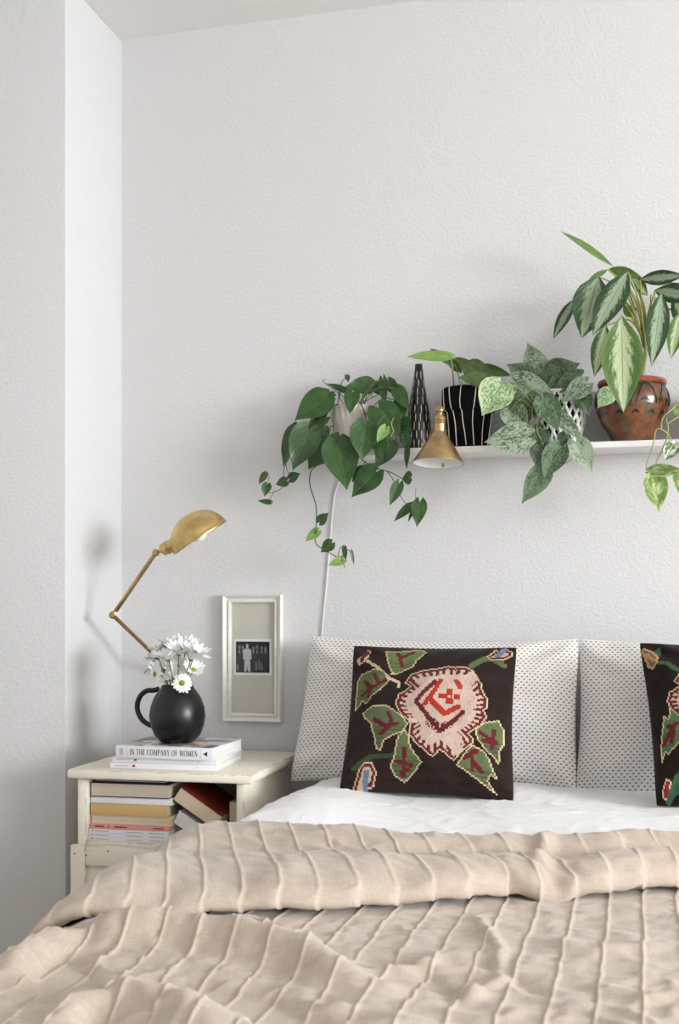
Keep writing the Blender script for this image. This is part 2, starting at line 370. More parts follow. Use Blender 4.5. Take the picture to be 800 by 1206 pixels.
wallbox('wall_right', M['wall'], (XR, XR+0.1, YF, WY0, 0, CEIL), (XR, XR+0.1, WY1, 0.0, 0, CEIL), (XR, XR+0.1, WY0, WY1, 0, WZ0), (XR, XR+0.1, WY0, WY1, WZ1, CEIL))
FX0, FX1, FZ0, FZ1 = 0.7, 3.0, 0.8, 2.35
wallbox('wall_front', M['wall'], (XL, FX0, YF-0.1, YF, 0, CEIL), (FX1, XR, YF-0.1, YF, 0, CEIL), (FX0, FX1, YF-0.1, YF, 0, FZ0), (FX0, FX1, YF-0.1, YF, FZ1, CEIL))
m = MB()
for b in ((XR-0.01, XR+0.08, WY0-0.05, WY0+0.04, WZ0-0.05, WZ1+0.05), (XR-0.01, XR+0.08, WY1-0.04, WY1+0.05, WZ0-0.05, WZ1+0.05), (XR-0.01, XR+0.08, WY0, WY1, WZ0-0.05, WZ0+0.04), (XR-0.01, XR+0.08, WY0, WY1, WZ1-0.04, WZ1+0.05), (XR+0.03, XR+0.06, -2.97, -2.93, WZ0, WZ1)): m.box(*b)
struct(m.build('window_1', M['windowframe'], smooth=False))
m = MB()
for b in ((FX0-0.05, FX0+0.04, YF-0.08, YF+0.01, FZ0-0.05, FZ1+0.05), (FX1-0.04, FX1+0.05, YF-0.08, YF+0.01, FZ0-0.05, FZ1+0.05), (FX0, FX1, YF-0.08, YF+0.01, FZ0-0.05, FZ0+0.04), (FX0, FX1, YF-0.08, YF+0.01, FZ1-0.04, FZ1+0.05), (1.83, 1.87, YF-0.06, YF-0.03, FZ0, FZ1)): m.box(*b)
struct(m.build('window_2', M['windowframe'], smooth=False))  # unseen window that the front fill comes through

# ------------------------------------------------------------------ bed
BX0, BX1, BY0, BY1 = 0.57, 1.97, -2.08, -0.03
bed = thing('bed', (1.27, -1.05, 0), 'low white double bed carrying the mattress under the bedding', 'bed')
m = MB(); m.bbox(BX0+0.02, BX1-0.02, BY0+0.02, BY1, 0.18, 0.36, 0.01); m.build('bed_base', M['bedwood'], bed)
m = MB(); m.bbox(BX0+0.02, BX1-0.02, BY0+0.02, BY1, 0.362, 0.556, 0.04, seg=4); m.build('mattress', M['mattress'], bed)
for x in (BX0+0.1, BX1-0.1):
    for y in (BY0+0.1, BY1-0.1):
        m = MB(); m.lathe([(0.022, 0.0), (0.03, 0.18)], 16, Matrix.Translation((x, y, 0))); m.build('leg', M['bedwood'], bed)

def drape(x, x0=BX0-0.005, x1=BX1+0.005, r=0.045):
    """horizontal run -> (x, drop): a cloth that bends over both long edges of the bed"""
    x = np.asarray(x, float); X = x.copy(); D = np.zeros_like(x)
    for sgn, e in ((-1, x0), (1, x1)):
        s = (x-e)*sgn+r; q = r*np.pi/2
        a = np.clip(s, 0, q)/r
        on = s > 0
        X = np.where(on, e-sgn*r+sgn*r*np.sin(a), X); D = np.where(on, r*(1-np.cos(a))+np.clip(s-q, 0, None), D)
    return X, D
# white duvet
nu, nv = 260, 200
U = np.linspace(BX0-0.30, BX1+0.30, nu); Vv = np.linspace(-0.05, -1.95, nv); uu, vv = np.meshgrid(U, Vv)
X, D = drape(uu, BX0-0.018, BX1+0.018, 0.075)
top = 0.574 + 0.012*smooth01((vv+1.0)/0.06) + 0.040*smooth01((vv+0.98)/0.25) + 0.016*np.exp(-((uu-0.68)/0.10)**2)*smooth01((vv+0.9)/0.3)
puff = 0.020*pn(uu*3.1, vv*3.0, 1)+0.003*pn(uu*8, vv*5.5, 2)
wr = np.abs(pn(uu*6+pn(uu*3, vv*3, 5)*1.4, vv*10, 3)); puff = puff+0.0026*np.exp(-(wr/0.05)**2)+0.0016*np.exp(-(np.abs(pn(uu*13, vv*6, 4))/0.05)**2)
k = smooth01((vv+1.02)/0.12)
Z = top+puff*(0.15+0.85*k)-D
Z = np.where(D > 0.02, np.minimum(Z, 0.63-D), Z)
X = X+np.where(D > 0.05, 0.010*pn(vv*7, Z*4, 6), 0)
m = MB(); m.add(np.stack([X, vv, Z], -1).reshape(-1, 3), grid_faces(nu, nv)[::-1], np.stack([uu, vv], -1).reshape(-1, 2))
m.f = [tuple(reversed(f)) for f in m.f]
duvet = tag(m.build('duvet', M['cotton'], angle=180), 'white cotton duvet spread over the bed below the pillows', 'duvet')
md = duvet.modifiers.new('thick', 'SOLIDIFY'); md.thickness = 0.008; md.offset = -1

# beige bedspread, folded back on itself
SP = 0.048
cols = []
x = BX0-0.42
tucks = [BX0-0.40+SP*i for i in range(int((BX1-BX0+0.8)/SP)+1)]
for t0 in tucks: cols += [t0+d for d in (-0.0030, -0.0016, -0.0006, 0.0006, 0.0016, 0.0030)]+[t0+SP*f for f in (0.13, 0.23, 0.34, 0.45, 0.56, 0.67, 0.78, 0.88)]
U = np.array(sorted(cols)); nu = len(U)
tk = np.zeros_like(U)
for t0 in tucks: tk = np.maximum(tk, np.clip(1-((U-t0)/0.0024)**2, 0, 1))
lipx = [0.2, 0.50, 0.65, 0.80, 0.918, 1.02, 1.085, 1.12, 1.18, 1.37, 1.7, 2.3]
lipy = [-1.52, -1.44, -1.37, -1.32, -1.265, -1.19, -1.16, -1.115, -1.12, -1.02, -0.96, -0.92]
hemx = [0.2, 0.56, 0.8, 1.0, 1.08, 1.2, 1.37, 1.7, 2.3]; hemy = [-0.95, -0.905, -0.90, -0.93, -0.955, -0.93, -0.835, -0.80, -0.80]
lip = np.interp(U, lipx, lipy); hem = np.interp(U, hemx, hemy)
ker = np.ones(15)/15; lip = np.convolve(np.pad(lip, 7, 'edge'), ker, 'valid'); hem = np.convolve(np.pad(hem, 7, 'edge'), ker, 'valid')
lip = lip+0.012*pn(U*9, U*0, 21)
# profile: fraction of the way lip->hem (d) and height (h); flat part first
pf = [(0.26, 0.003), (0.285, 0.008), (0.27, 0.014), (0.18, 0.016), (0.08, 0.013), (0.01, 0.012), (-0.035, 0.018), (-0.045, 0.032), (-0.02, 0.050), (0.06, 0.066), (0.18, 0.076), (0.32, 0.078), (0.44, 0.070), (0.52, 0.062), (0.58, 0.063), (0.68, 0.078), (0.80, 0.090), (0.90, 0.088), (0.97, 0.074), (1.0, 0.052), (0.995, 0.030), (0.96, 0.018)]
pc = bez([(a, b, 0) for a, b in pf], 7); pd = np.array([p.x for p in pc]); ph = np.array([p.y for p in pc])
nflat = 230
rows = []
sflat = np.linspace(0, 1, nflat)
foot = -2.16
PD = []; 
for j in range(nflat):
    t = sflat[j]; PD.append((t, None))
Y = np.zeros((nflat+len(pd), nu)); H = np.zeros_like(Y); FL = np.zeros_like(Y)
y26 = lip+(hem-lip)*0.26
for j in range(nflat): Y[j] = foot+(y26-foot)*sflat[j]**0.75; FL[j] = 1
for j in range(len(pd)): Y[nflat+j] = lip+(hem-lip)*pd[j]; H[nflat+j] = ph[j]; FL[nflat+j] = 0
nv = Y.shape[0]; UU = np.repeat(U[None], nv, 0)
# cloth shift so the tucks wander like sewn linen on a slack surface
skew = np.where(FL > 0, 0.0, 0.0)
arc = np.cumsum(np.sqrt(np.diff(Y, axis=0, prepend=Y[:1])**2+np.diff(H, axis=0, prepend=H[:1])**2), axis=0)
dl = (Y-lip[None])
fr_ = np.clip((Y-lip[None])/(hem-lip)[None], 0, 1)*(np.arange(nv) >= nflat+32)[:, None]
shift = -np.interp(UU, [0.5, 0.8, 1.05, 1.35, 2.0], [0.20, 0.18, 0.13, 0.05, 0.0])*fr_
XX = UU+shift+0.006*pn(UU*4, Y*5, 31)+0.004*pn(UU*2, Y*14, 32)
Xd, D = drape(XX, BX0-0.046, BX1+0.046, 0.085)
base = 0.600+0.006*pn(UU*2.3, Y*2.3, 33)
def ridge(pts, width, amp, sharp=2.0):
    P = [PZ(a, b, 0.61) for a, b in pts]; best = np.full(Y.shape, 9.0); tt = np.zeros_like(Y); L = len(P)-1
    for i in range(L):
        a, b = P[i], P[i+1]; dx, dy = b.x-a.x, b.y-a.y; q = dx*dx+dy*dy
        s = np.clip(((XX-a.x)*dx+(Y-a.y)*dy)/q, 0, 1); d = np.hypot(XX-a.x-s*dx, Y-a.y-s*dy)
        sel = d < best; best = np.where(sel, d, best); tt = np.where(sel, (i+s)/L, tt)
    fade = np.clip(np.minimum(tt, 1-tt)*5, 0, 1)
    return amp*np.exp(-(best/width)**sharp)*(0.15+0.85*fade)
fold = np.zeros_like(Y)
for pts, wd, am in [
    ([(85, 1090), (135, 1100), (200, 1102), (280, 1112), (360, 1128), (440, 1160)], 0.030, 0.034),
    ([(60, 1115), (75, 1150), (100, 1165), (140, 1160)], 0.026, -0.026),
    ([(0, 1150), (40, 1118), (80, 1098)], 0.030, 0.022),
    ([(60, 1206), (120, 1165), (200, 1180), (290, 1230)], 0.030, 0.020),
    ([(150, 1150), (230, 1160), (300, 1175), (380, 1215)], 0.028, -0.018),
    ([(100, 1178), (125, 1206), (150, 1230)], 0.018, -0.016),
    ([(128, 1086), (142, 1088)], 0.012, -0.020),
    ([(215, 1075), (300, 1082), (360, 1100)], 0.016, 0.010),
    ([(545, 1170), (560, 1160), (590, 1150), (600, 1135)], 0.010, 0.006),
    ([(575, 1130), (600, 1140), (640, 1165)], 0.012, -0.005),
    ([(440, 1145), (520, 1120), (590, 1120)], 0.016, 0.006),
    ([(640, 1100), (700, 1112), (800, 1105)], 0.018, 0.006),
    ([(420, 1115), (500, 1135), (545, 1175)], 0.012, -0.006),
    ([(560, 1068), (590, 1110), (585, 1150)], 0.008, 0.006),
    ([(690, 1150), (760, 1170), (800, 1166)], 0.018, 0.006)]:
    fold += ridge(pts, wd, am*1.2)
wl = pn(UU*5+1.5*pn(UU*2, Y*2, 41), Y*11, 42); wr1 = np.exp(-(np.abs(wl)/0.07)**2)
wl2 = pn(UU*9+Y*7+1.2*pn(UU*4, Y*4, 43), Y*9-UU*4, 44); wr2 = np.exp(-(np.abs(wl2)/0.08)**2)
msk = smooth01(pn(UU*3, Y*3, 45)*2+0.45)
wl3 = pn(UU*17-Y*9+pn(UU*6, Y*6, 48), Y*22+UU*6, 49); wr3 = np.exp(-(np.abs(wl3)/0.06)**2)*smooth01(pn(UU*5, Y*5, 50)*2+0.4)
small = (0.0042*wr1+0.0036*wr2)*msk+0.0020*wr3+0.004*pn(UU*15, Y*19, 46)+0.0028*pn(UU*34, Y*44, 47)+0.0012*pn(UU*80, Y*95, 53)
calm = np.where(FL > 0, 1.0, 0.9)
under = ((np.arange(nv) >= nflat-6) & (np.arange(nv) < nflat+28))[:, None]
amp = np.where(under, 0.15, calm)
near = np.where(FL > 0, np.clip((lip[None]+0.02-Y)/0.06, 0.0, 1), 1.0)
H2 = 0.66*H*(1+0.22*pn(UU*3.2, Y*0, 51)+0.10*pn(UU*8, Y*2, 52))
# dent and pucker around the pinch in the middle of the roll
pp = PZ(650, 1030, 0.65); gq = np.exp(-(((XX-pp.x)/0.030)**2+((Y-pp.y)/0.10)**2)); H2 = H2-np.where(FL > 0, 0, 0.026*gq)
for a_, b_, c_ in (((640, 1000), 0.014, 0.014), ((585, 1040), 0.02, -0.014), ((470, 1030), 0.03, -0.008), ((330, 1030), 0.03, 0.007), ((180, 1045), 0.03, -0.012), ((600, 985), 0.02, 0.008), ((720, 1035), 0.04, 0.008)):
    q = PZ(*a_, 0.65); H2 = H2+np.where(FL > 0, 0, c_*np.exp(-(((XX-q.x)/b_)**2+((Y-q.y)/0.09)**2)))*np.clip(H/0.05, 0, 1)
Zc = base+H2+near*(fold*FL)+small*amp*np.where(FL > 0, near*0.85+0.15, 1)
Zc = np.where(FL > 0, np.maximum(Zc, 0.594), Zc)
P3 = np.stack([Xd, Y, Zc-D], -1)
side = (D > 0.09)
P3[..., 0] += np.where(side, -0.012+0.014*pn(Y*6, D*3, 55), 0)
# normals for the sewn tucks
du = np.gradient(P3, axis=1); dv = np.gradient(P3, axis=0); N = np.cross(dv, du); N /= (np.linalg.norm(N, axis=-1, keepdims=True)+1e-9)
flip = np.sign(N[10, nu//2, 2]); N *= -flip if flip < 0 else 1
N = N if N[10, nu//2, 2] > 0 else -N
P3 = P3+N*(0.0019*tk)[None, :, None]
m = MB(); m.add(P3.reshape(-1, 3), grid_faces(nu, nv), np.stack([UU, arc], -1).reshape(-1, 2))
spread = tag(m.build('bedspread', M['linen'], angle=180), 'beige linen bedspread with sewn tucks folded back over the white duvet', 'bedspread')
# ------------------------------------------------------------------ pillows
def cushion_mesh(W, Hh, T, T4, nu, nv, pinch=0.06, pw=2.6, seed=1, wrinkle=0.004, sag=0.0, taper=0.0, dip=None):
    u = np.linspace(-1, 1, nu); v = np.linspace(-1, 1, nv); uu, vv = np.meshgrid(u, v)
    x = W/2*uu*(1-pinch*(1-vv**2)*np.abs(uu)); y = Hh/2*vv*(1-pinch*(1-uu**2)*np.abs(vv))
    rc_ = 1-0.022*(np.abs(uu)*np.abs(vv))**7; x = x*rc_; y = y*rc_
    if dip: y = Hh/2*vv*(1-dip*(1-uu**2)*np.abs(vv))
    x = x+taper*(vv+1)/2*(1-uu)/2
    prof = ((1-np.abs(uu)**pw)*(1-np.abs(vv)**pw))**0.62
    belly = 1+sag*(-vv)
    ed = np.clip((1-np.maximum(np.abs(uu), np.abs(vv)))*6, 0, 1)
    wr = wrinkle*(pn(uu*2.3, vv*2.3, seed)+0.5*pn(uu*5, vv*5, seed+1))*ed
    corner = 0.6*wrinkle*np.sin((np.abs(uu)-np.abs(vv))*16)*np.clip((np.hypot(uu, vv)-0.85)*3, 0, 1)*ed
    out = []
    for s in (1, -1):
        z = s*(T/2*prof*belly+wr+corner)
        P = [T4 @ Vector(p) for p in np.stack([x, y, z], -1).reshape(-1, 3)]
        out.append(P)
    F1 = grid_faces(nu, nv); F2 = [tuple(reversed(f)) for f in F1]
    UV = np.stack([(uu+1)/2*W, (vv+1)/2*Hh], -1).reshape(-1, 2)
    return out, F1, F2, UV
def axes(o, ex, ey, shear=0.0):
    ex = Vector(ex).normalized(); ey = Vector(ey); ey = (ey-ex*ey.dot(ex)).normalized(); ez = ex.cross(ey); ey = ey+ex*shear
    R = Matrix((ex, ey, ez)).transposed().to_4x4(); return Matrix.Translation(o) @ R
def pillow(bl, br, height, tilt, T, label, seed, taper=0.0):
    bl, br = Vector(bl), Vector(br); ex = (br-bl); W = ex.length; ex.normalize()
    back = Vector((-ex.y, ex.x, 0)); up = Vector((0, 0, 1))*math.cos(tilt)+back*math.sin(tilt)
    T4 = axes((bl+br)/2+up*height/2, ex, up)
    (A, B), F1, F2, UV = cushion_mesh(W, height, T, T4, 61, 51, 0.028, 2.6, seed, 0.012, 0.25, taper, 0.06)
    m = MB(); m.add(A, F1, UV); m.add(B, F2, UV)
    return tag(m.build('pillow', M['dots'], angle=180), label, 'pillow', 'dotted pillows leaning on the wall')
pillow((0.508, -0.175, 0.615), (1.178, -0.165, 0.612), 0.350, math.radians(15), 0.15, 'dotted white pillow behind the rose cushion, next to the nightstand', 3, 0.028)
pillow((1.168, -0.165, 0.612), (1.855, -0.165, 0.612), 0.350, math.radians(15), 0.15, 'dotted white pillow farther from the nightstand, touching the first pillow', 8, 0.004)

# kilim cushions: the woven motif is counted out cell by cell
def homography(src, dst):
    A = []; b = []
    for (x, y), (u, v) in zip(src, dst):
        A.append([x, y, 1, 0, 0, 0, -u*x, -u*y]); b.append(u); A.append([0, 0, 0, x, y, 1, -v*x, -v*y]); b.append(v)
    h = np.linalg.solve(np.array(A, float), np.array(b, float)); return np.append(h, 1).reshape(3, 3)
NG = 112
class Weave:
    def __init__(s, corners):
        s.H = homography(corners, [(0, 0), (1, 0), (1, 1), (0, 1)])
        s.g = np.zeros((NG, NG, 3)); j, i = np.mgrid[0:NG, 0:NG]; s.cx = (i+0.5); s.cy = (j+0.5)
        base = np.array(srgb(46, 34, 31)[:3]); rng = np.random.RandomState(3)
        s.g[:] = base*(1+0.25*(rng.rand(NG, 1, 1)-0.5))
    def uv(s, pts):
        P = np.array([(x, y, 1) for x, y in pts], float) @ s.H.T; return P[:, :2]/P[:, 2:]*NG
    def mask(s, pts):
        P = s.uv(pts); m = np.zeros((NG, NG), bool); n = len(P)
        for k in range(n):
            (x0, y0), (x1, y1) = P[k], P[(k+1) % n]
            c = ((y0 > s.cy) != (y1 > s.cy)); xi = x0+(s.cy-y0)*(x1-x0)/((y1-y0) or 1e-9); m ^= c & (s.cx < xi)
        return m
    def line(s, pts, wd):
        P = s.uv(pts); d = np.full((NG, NG), 99.0)
        for (x0, y0), (x1, y1) in zip(P[:-1], P[1:]):
            dx, dy = x1-x0, y1-y0; t = np.clip(((s.cx-x0)*dx+(s.cy-y0)*dy)/(dx*dx+dy*dy+1e-9), 0, 1)
            d = np.minimum(d, np.maximum(np.abs(s.cx-x0-t*dx), np.abs(s.cy-y0-t*dy)))
        return d < wd
    @staticmethod
    def erode(m, k=1):
        for _ in range(k):
            q = m.copy(); q[1:] &= m[:-1]; q[:-1] &= m[1:]; q[:, 1:] &= m[:, :-1]; q[:, :-1] &= m[:, 1:]; m = q
        return m
    def put(s, m, c): s.g[m] = srgb(*c)[:3]
    def leaf(s, pts, veins, green=(100, 112, 76), edge=(212, 190, 152)):
        m = s.mask(pts); s.put(m, edge); inn = s.erode(m, 1); s.put(inn, green)
        low = inn & (s.cy > np.mean(s.uv(pts)[:, 1])); g2 = tuple(int(c*0.85) for c in green); s.put(low & ((s.cy.astype(int) % 3) > 0), g2)
        for v in veins: s.put(s.line(v, 1.25) & inn, (104, 40, 44))
CREAM, BURG, RED, PINK, BLUE, GREEN = (214, 192, 156), (104, 42, 45), (180, 58, 44), (212, 184, 168), (116, 138, 166), (92, 106, 68)
def rose(wv, S=lambda p: p):
    R = [S(p) for p in [(325, 215), (350, 180), (400, 155), (450, 150), (500, 138), (530, 145), (560, 140), (600, 155), (620, 185), (640, 215), (645, 245), (668, 275), (665, 305), (650, 315), (665, 345), (640, 385), (610, 400), (590, 420), (612, 440), (600, 462), (560, 490), (525, 530), (500, 515), (470, 488), (440, 522), (400, 490), (370, 465), (345, 430), (350, 400), (345, 375), (310, 345), (285, 300), (300, 260), (335, 245), (350, 235)]]
    m = wv.mask(R); wv.put(m, CREAM); i1 = wv.erode(m, 1); i3 = wv.erode(m, 3); i5 = wv.erode(m, 7)
    wv.put(i1, PINK); c = wv.uv([S((475, 330))])[0]; tooth = (np.floor(np.degrees(np.arctan2(wv.cy-c[1], wv.cx-c[0]))/4.2).astype(int) % 2) == 0
    ring = i1 & ~i3; c = wv.uv([S((475, 330))])[0]
    ang = np.degrees(np.arctan2(wv.cy-c[1], (wv.cx-c[0]))); gap = ((ang > -62) & (ang < -48)) | ((ang > 60) & (ang < 72)) | ((ang > 150) & (ang < 162))
    wv.put(ring & ~gap, BURG); wv.put((i3 & ~i5) & tooth & ~gap, BURG)
    wv.put(wv.line([S(p) for p in [(450, 210), (375, 295), (440, 375), (470, 415), (540, 360), (565, 335)]], 1.2), BURG)
    wv.put(wv.line([S(p) for p in [(430, 375), (470, 410), (520, 380)]], 2.4) & tooth, BURG)
    wv.put(wv.line([S(p) for p in [(470, 205), (435, 275), (410, 305)]], 1.4), RED)
    wv.put(wv.line([S(p) for p in [(435, 290), (488, 345), (548, 312)]], 1.5), RED)
    wv.put(wv.line([S((535, 205)), S((552, 235))], 1.5), RED)
    for a in ((508, 250), (508, 295), (480, 272), (537, 272)): wv.put(wv.line([S(a), S(a)], 2.2), RED)
    wv.put(wv.line([S((508, 272)), S((508, 272))], 2.2), RED); wv.put(wv.line([S((508, 272)), S((508, 272))], 0.9), CREAM)
wv = Weave([(97, 25), (765, 35), (755, 652), (22, 617)])
wv.put(wv.line([(160, 105), (210, 142), (265, 200)], 0.9), CREAM); wv.put(wv.line([(265, 195), (300, 212), (302, 230)], 0.9), CREAM)
wv.put(wv.line([(270, 175), (330, 150), (345, 130)], 0.8), CREAM)
wv.put(wv.line([(590, 140), (650, 95), (720, 122)], 1.6), GREEN); wv.put(wv.line([(95, 545), (180, 505), (275, 507)], 1.5), (62, 78, 52))
wv.leaf([(238, 62), (300, 60), (385, 52), (408, 72), (370, 115), (362, 145), (310, 165), (285, 182), (265, 160), (250, 120)], [[(355, 68), (300, 98), (312, 138)], [(290, 75), (305, 100)]], (110, 124, 80))
wv.leaf([(130, 155), (200, 145), (240, 160), (262, 205), (225, 240), (190, 260), (155, 292), (140, 275), (98, 312), (100, 260), (112, 190)], [[(135, 250), (245, 200)], [(150, 195), (180, 228)], [(195, 172), (215, 213)], [(165, 262), (180, 230)]])
wv.leaf([(135, 325), (190, 298), (245, 300), (310, 345), (345, 385), (320, 420), (270, 440), (242, 452), (225, 487), (200, 482), (200, 450), (178, 372), (150, 350)], [[(195, 358), (240, 390), (300, 385)], [(258, 335), (278, 385)], [(225, 425), (268, 392)]])
wv.leaf([(330, 408), (348, 440), (352, 480), (394, 538), (360, 570), (310, 608), (275, 585), (255, 548), (278, 510), (300, 440)], [[(325, 488), (312, 580)], [(290, 530), (345, 548)], [(300, 575), (335, 560)]])
wv.leaf([(532, 545), (565, 500), (600, 462), (650, 480), (670, 510), (698, 590), (670, 568), (655, 590), (692, 642), (640, 610), (580, 575)], [[(560, 520), (615, 485)], [(600, 490), (598, 560)], [(600, 525), (632, 562)]])
wv.leaf([(612, 402), (660, 365), (710, 350), (734, 385), (730, 440), (710, 478), (706, 525), (685, 500), (650, 470), (622, 440)], [[(638, 412), (700, 440)], [(692, 392), (680, 462)], [(650, 440), (680, 440)]])
rose(wv)
q = wv.mask([(648, 85), (680, 50), (700, 62), (715, 45), (750, 58), (752, 78), (712, 106), (668, 102)]); wv.put(q, CREAM); wv.put(wv.erode(q, 1), BURG); wv.put(wv.erode(q, 3), CREAM); wv.put(wv.line([(690, 82), (715, 50)], 1.7), BLUE)
q = wv.mask([(108, 95), (135, 85), (160, 48), (174, 58), (155, 105), (122, 118)]); wv.put(q, CREAM); wv.put(wv.line([(135, 100), (160, 62)], 1.3), BURG)
q = wv.mask([(82, 618), (118, 552), (148, 525), (182, 528), (200, 568), (180, 612), (140, 622)]); wv.put(q, CREAM); wv.put(wv.erode(q, 1), BURG); wv.put(wv.erode(q, 3), CREAM); wv.put(wv.line([(140, 612), (156, 566)], 1.8), BLUE)
for a in ((180, 36), (330, 42), (500, 45), (620, 40), (700, 45)): wv.put(wv.line([(a[0], a[1]-6), (a[0]+12, a[1]-6)], 0.9), (128, 44, 44))
wv1 = wv.g.copy()
wv = Weave([(757, 760), (945, 770), (960, 955), (776, 948)]); wv.g *= 0.62
z2p = lambda x, y: (740+x/5.75, 750+y/5.75)
L = lambda pts: [z2p(*p) for p in pts]
wv.put(wv.line(L([(235, 240), (300, 260), (345, 300), (400, 330)]), 1.4), (70, 96, 62)); wv.put(wv.mask(L([(190, 145), (245, 110), (255, 175), (215, 195)])), (70, 100, 62))
q = wv.mask(L([(105, 125), (130, 108), (190, 140), (235, 190), (235, 230), (190, 275), (155, 265)])); wv.put(q, (196, 146, 102)); wv.put(wv.erode(q, 2), (104, 104, 92)); wv.put(wv.line(L([(150, 165), (195, 220)]), 1.2), (196, 146, 102))
wv.leaf(L([(300, 570), (360, 610), (430, 600), (500, 700), (450, 820), (380, 790), (285, 870), (270, 840), (243, 915), (232, 760), (258, 610), (290, 645)]), [L([(250, 800), (340, 680), (430, 690)]), L([(290, 690), (330, 720)]), L([(310, 790), (330, 730)])], (92, 120, 78))
q = wv.mask(L([(245, 1065), (275, 1000), (310, 1020), (300, 1090), (260, 1120)])); wv.put(q, CREAM); wv.put(wv.erode(q, 1), (140, 40, 44))
wv.put(wv.mask(L([(270, 1130), (330, 990), (400, 960), (420, 1040), (330, 1110), (300, 1145)])), (62, 104, 72))
rose(wv, lambda p: (800+(p[0]-330)/3.9, 800+(p[1]-140)/3.9)); wv2 = wv.g.copy()
def kilim(bl, br, height, tilt, T, grid, label, seed, shear=0.0):
    bl, br = Vector(bl), Vector(br); ex = br-bl; W = ex.length; ex.normalize()
    back = Vector((-ex.y, ex.x, 0)); up = Vector((0, 0, 1))*math.cos(tilt)+back*math.sin(tilt)
    T4 = axes((bl+br)/2+(up+ex*shear)*height/2, ex, up, shear)
    (A, B), F1, F2, UV = cushion_mesh(W, height, T, T4, NG+1, NG+1, 0.05, 2.6, seed, 0.008, 0.25)
    m = MB(); m.add(A, F1, UV); m.add(B, F2, UV); o = m.build('cushion', M['kilim'], angle=180)
    me = o.data; ca = me.color_attributes.new('weave', 'FLOAT_COLOR', 'CORNER')
    front = grid[::-1].reshape(-1, 3); bk = np.tile(np.array(srgb(46, 34, 31)[:3]), (NG*NG, 1))
    fc = np.concatenate([front, bk]); fc = np.concatenate([fc, np.ones((len(fc), 1))], 1); ca.data.foreach_set('color', np.repeat(fc, 4, 0).astype(np.float32).ravel())
    return tag(o, label, 'cushion', 'kilim cushions on the bed')
kilim(PZ(398, 934, 0.628), PZ(607, 945, 0.628), 0.362, math.radians(31), 0.115, wv1, 'dark kilim cushion with a whole pink rose in front of the pillow by the nightstand', 15, -0.075)
kilim(PZ(772, 951, 0.628), PZ(981, 962, 0.628), 0.372, math.radians(30), 0.115, wv2, 'dark kilim cushion with a tan bud in its corner, leaning on the farther pillow', 19, -0.13)

# ------------------------------------------------------------------ nightstand
NZ = 0.665
NM = Matrix.Translation((0.295, -0.242, 0)) @ Matrix.Rotation(math.radians(2.0), 4, 'Z')
ns = thing('nightstand', (0.295, -0.242, 0), 'worn cream painted wooden nightstand with an open book compartment beside the bed', 'nightstand')
def nb(name, mat, x0, x1, y0, y1, z0, z1, b=0.003, parent=ns):
    m = MB(); m.bbox(x0, x1, y0, y1, z0, z1, b, NM); return m.build(name, mat, parent)
nb('tabletop', M['cream'], -0.222, 0.205, -0.208, 0.208, NZ-0.021, NZ, 0.006)
nb('side_panel', M['cream'], -0.206, -0.185, -0.186, 0.188, 0.04, NZ-0.021)
nb('side_panel', M['cream'], 0.164, 0.182, -0.186, 0.188, 0.04, NZ-0.021)
nb('back_panel', M['cream'], -0.185, 0.164, 0.176, 0.188, 0.04, NZ-0.021, 0.001)
nb('shelf_board', M['cream'], -0.185, 0.164, -0.184, 0.176, 0.488, 0.503, 0.001)
nb('bottom_board', M['cream'], -0.185, 0.164, -0.184, 0.176, 0.06, 0.078, 0.001)
door = thing('door', (0.295, -0.242, 0), None, None); door.parent = ns; door.location = (0, 0, 0)
door_root = door
def nd(name, mat, x0, x1, y0, y1, z0, z1, b=0.003):
    return nb(name, mat, x0, x1, y0, y1, z0, z1, b, door_root)
nd('stile', M['cream'], -0.214, -0.178, -0.206, -0.188, 0.08, 0.497); nd('stile', M['cream'], 0.154, 0.192, -0.206, -0.188, 0.08, 0.497)
nd('rail', M['cream'], -0.178, 0.154, -0.206, -0.188, 0.452, 0.497); nd('rail', M['cream'], -0.178, 0.154, -0.206, -0.188, 0.08, 0.13)
nd('door_panel', M['cream'], -0.180, 0.156, -0.196, -0.189, 0.128, 0.454, 0.001)
for dx, dz in ((-0.203, 0.478), (-0.176, 0.476), (-0.124, 0.487)):
    m = MB(); m.lathe([(0.0001, 0.0018), (0.0018, 0.001), (0.0022, 0)][::-1], 10, NM @ Matrix.Translation((dx, -0.206, dz)) @ Matrix.Rotation(math.pi/2, 4, 'X')); m.build('nail', M['nail'], door)
m = MB(); m.lathe([(0.006, 0), (0.006, 0.012), (0.013, 0.018), (0.014, 0.026), (0.008, 0.032), (0.0001, 0.033)], 16, NM @ Matrix.Translation((0.172, -0.206, 0.3)) @ Matrix.Rotation(math.pi/2, 4, 'X')); m.build('knob', M['cream'], door)

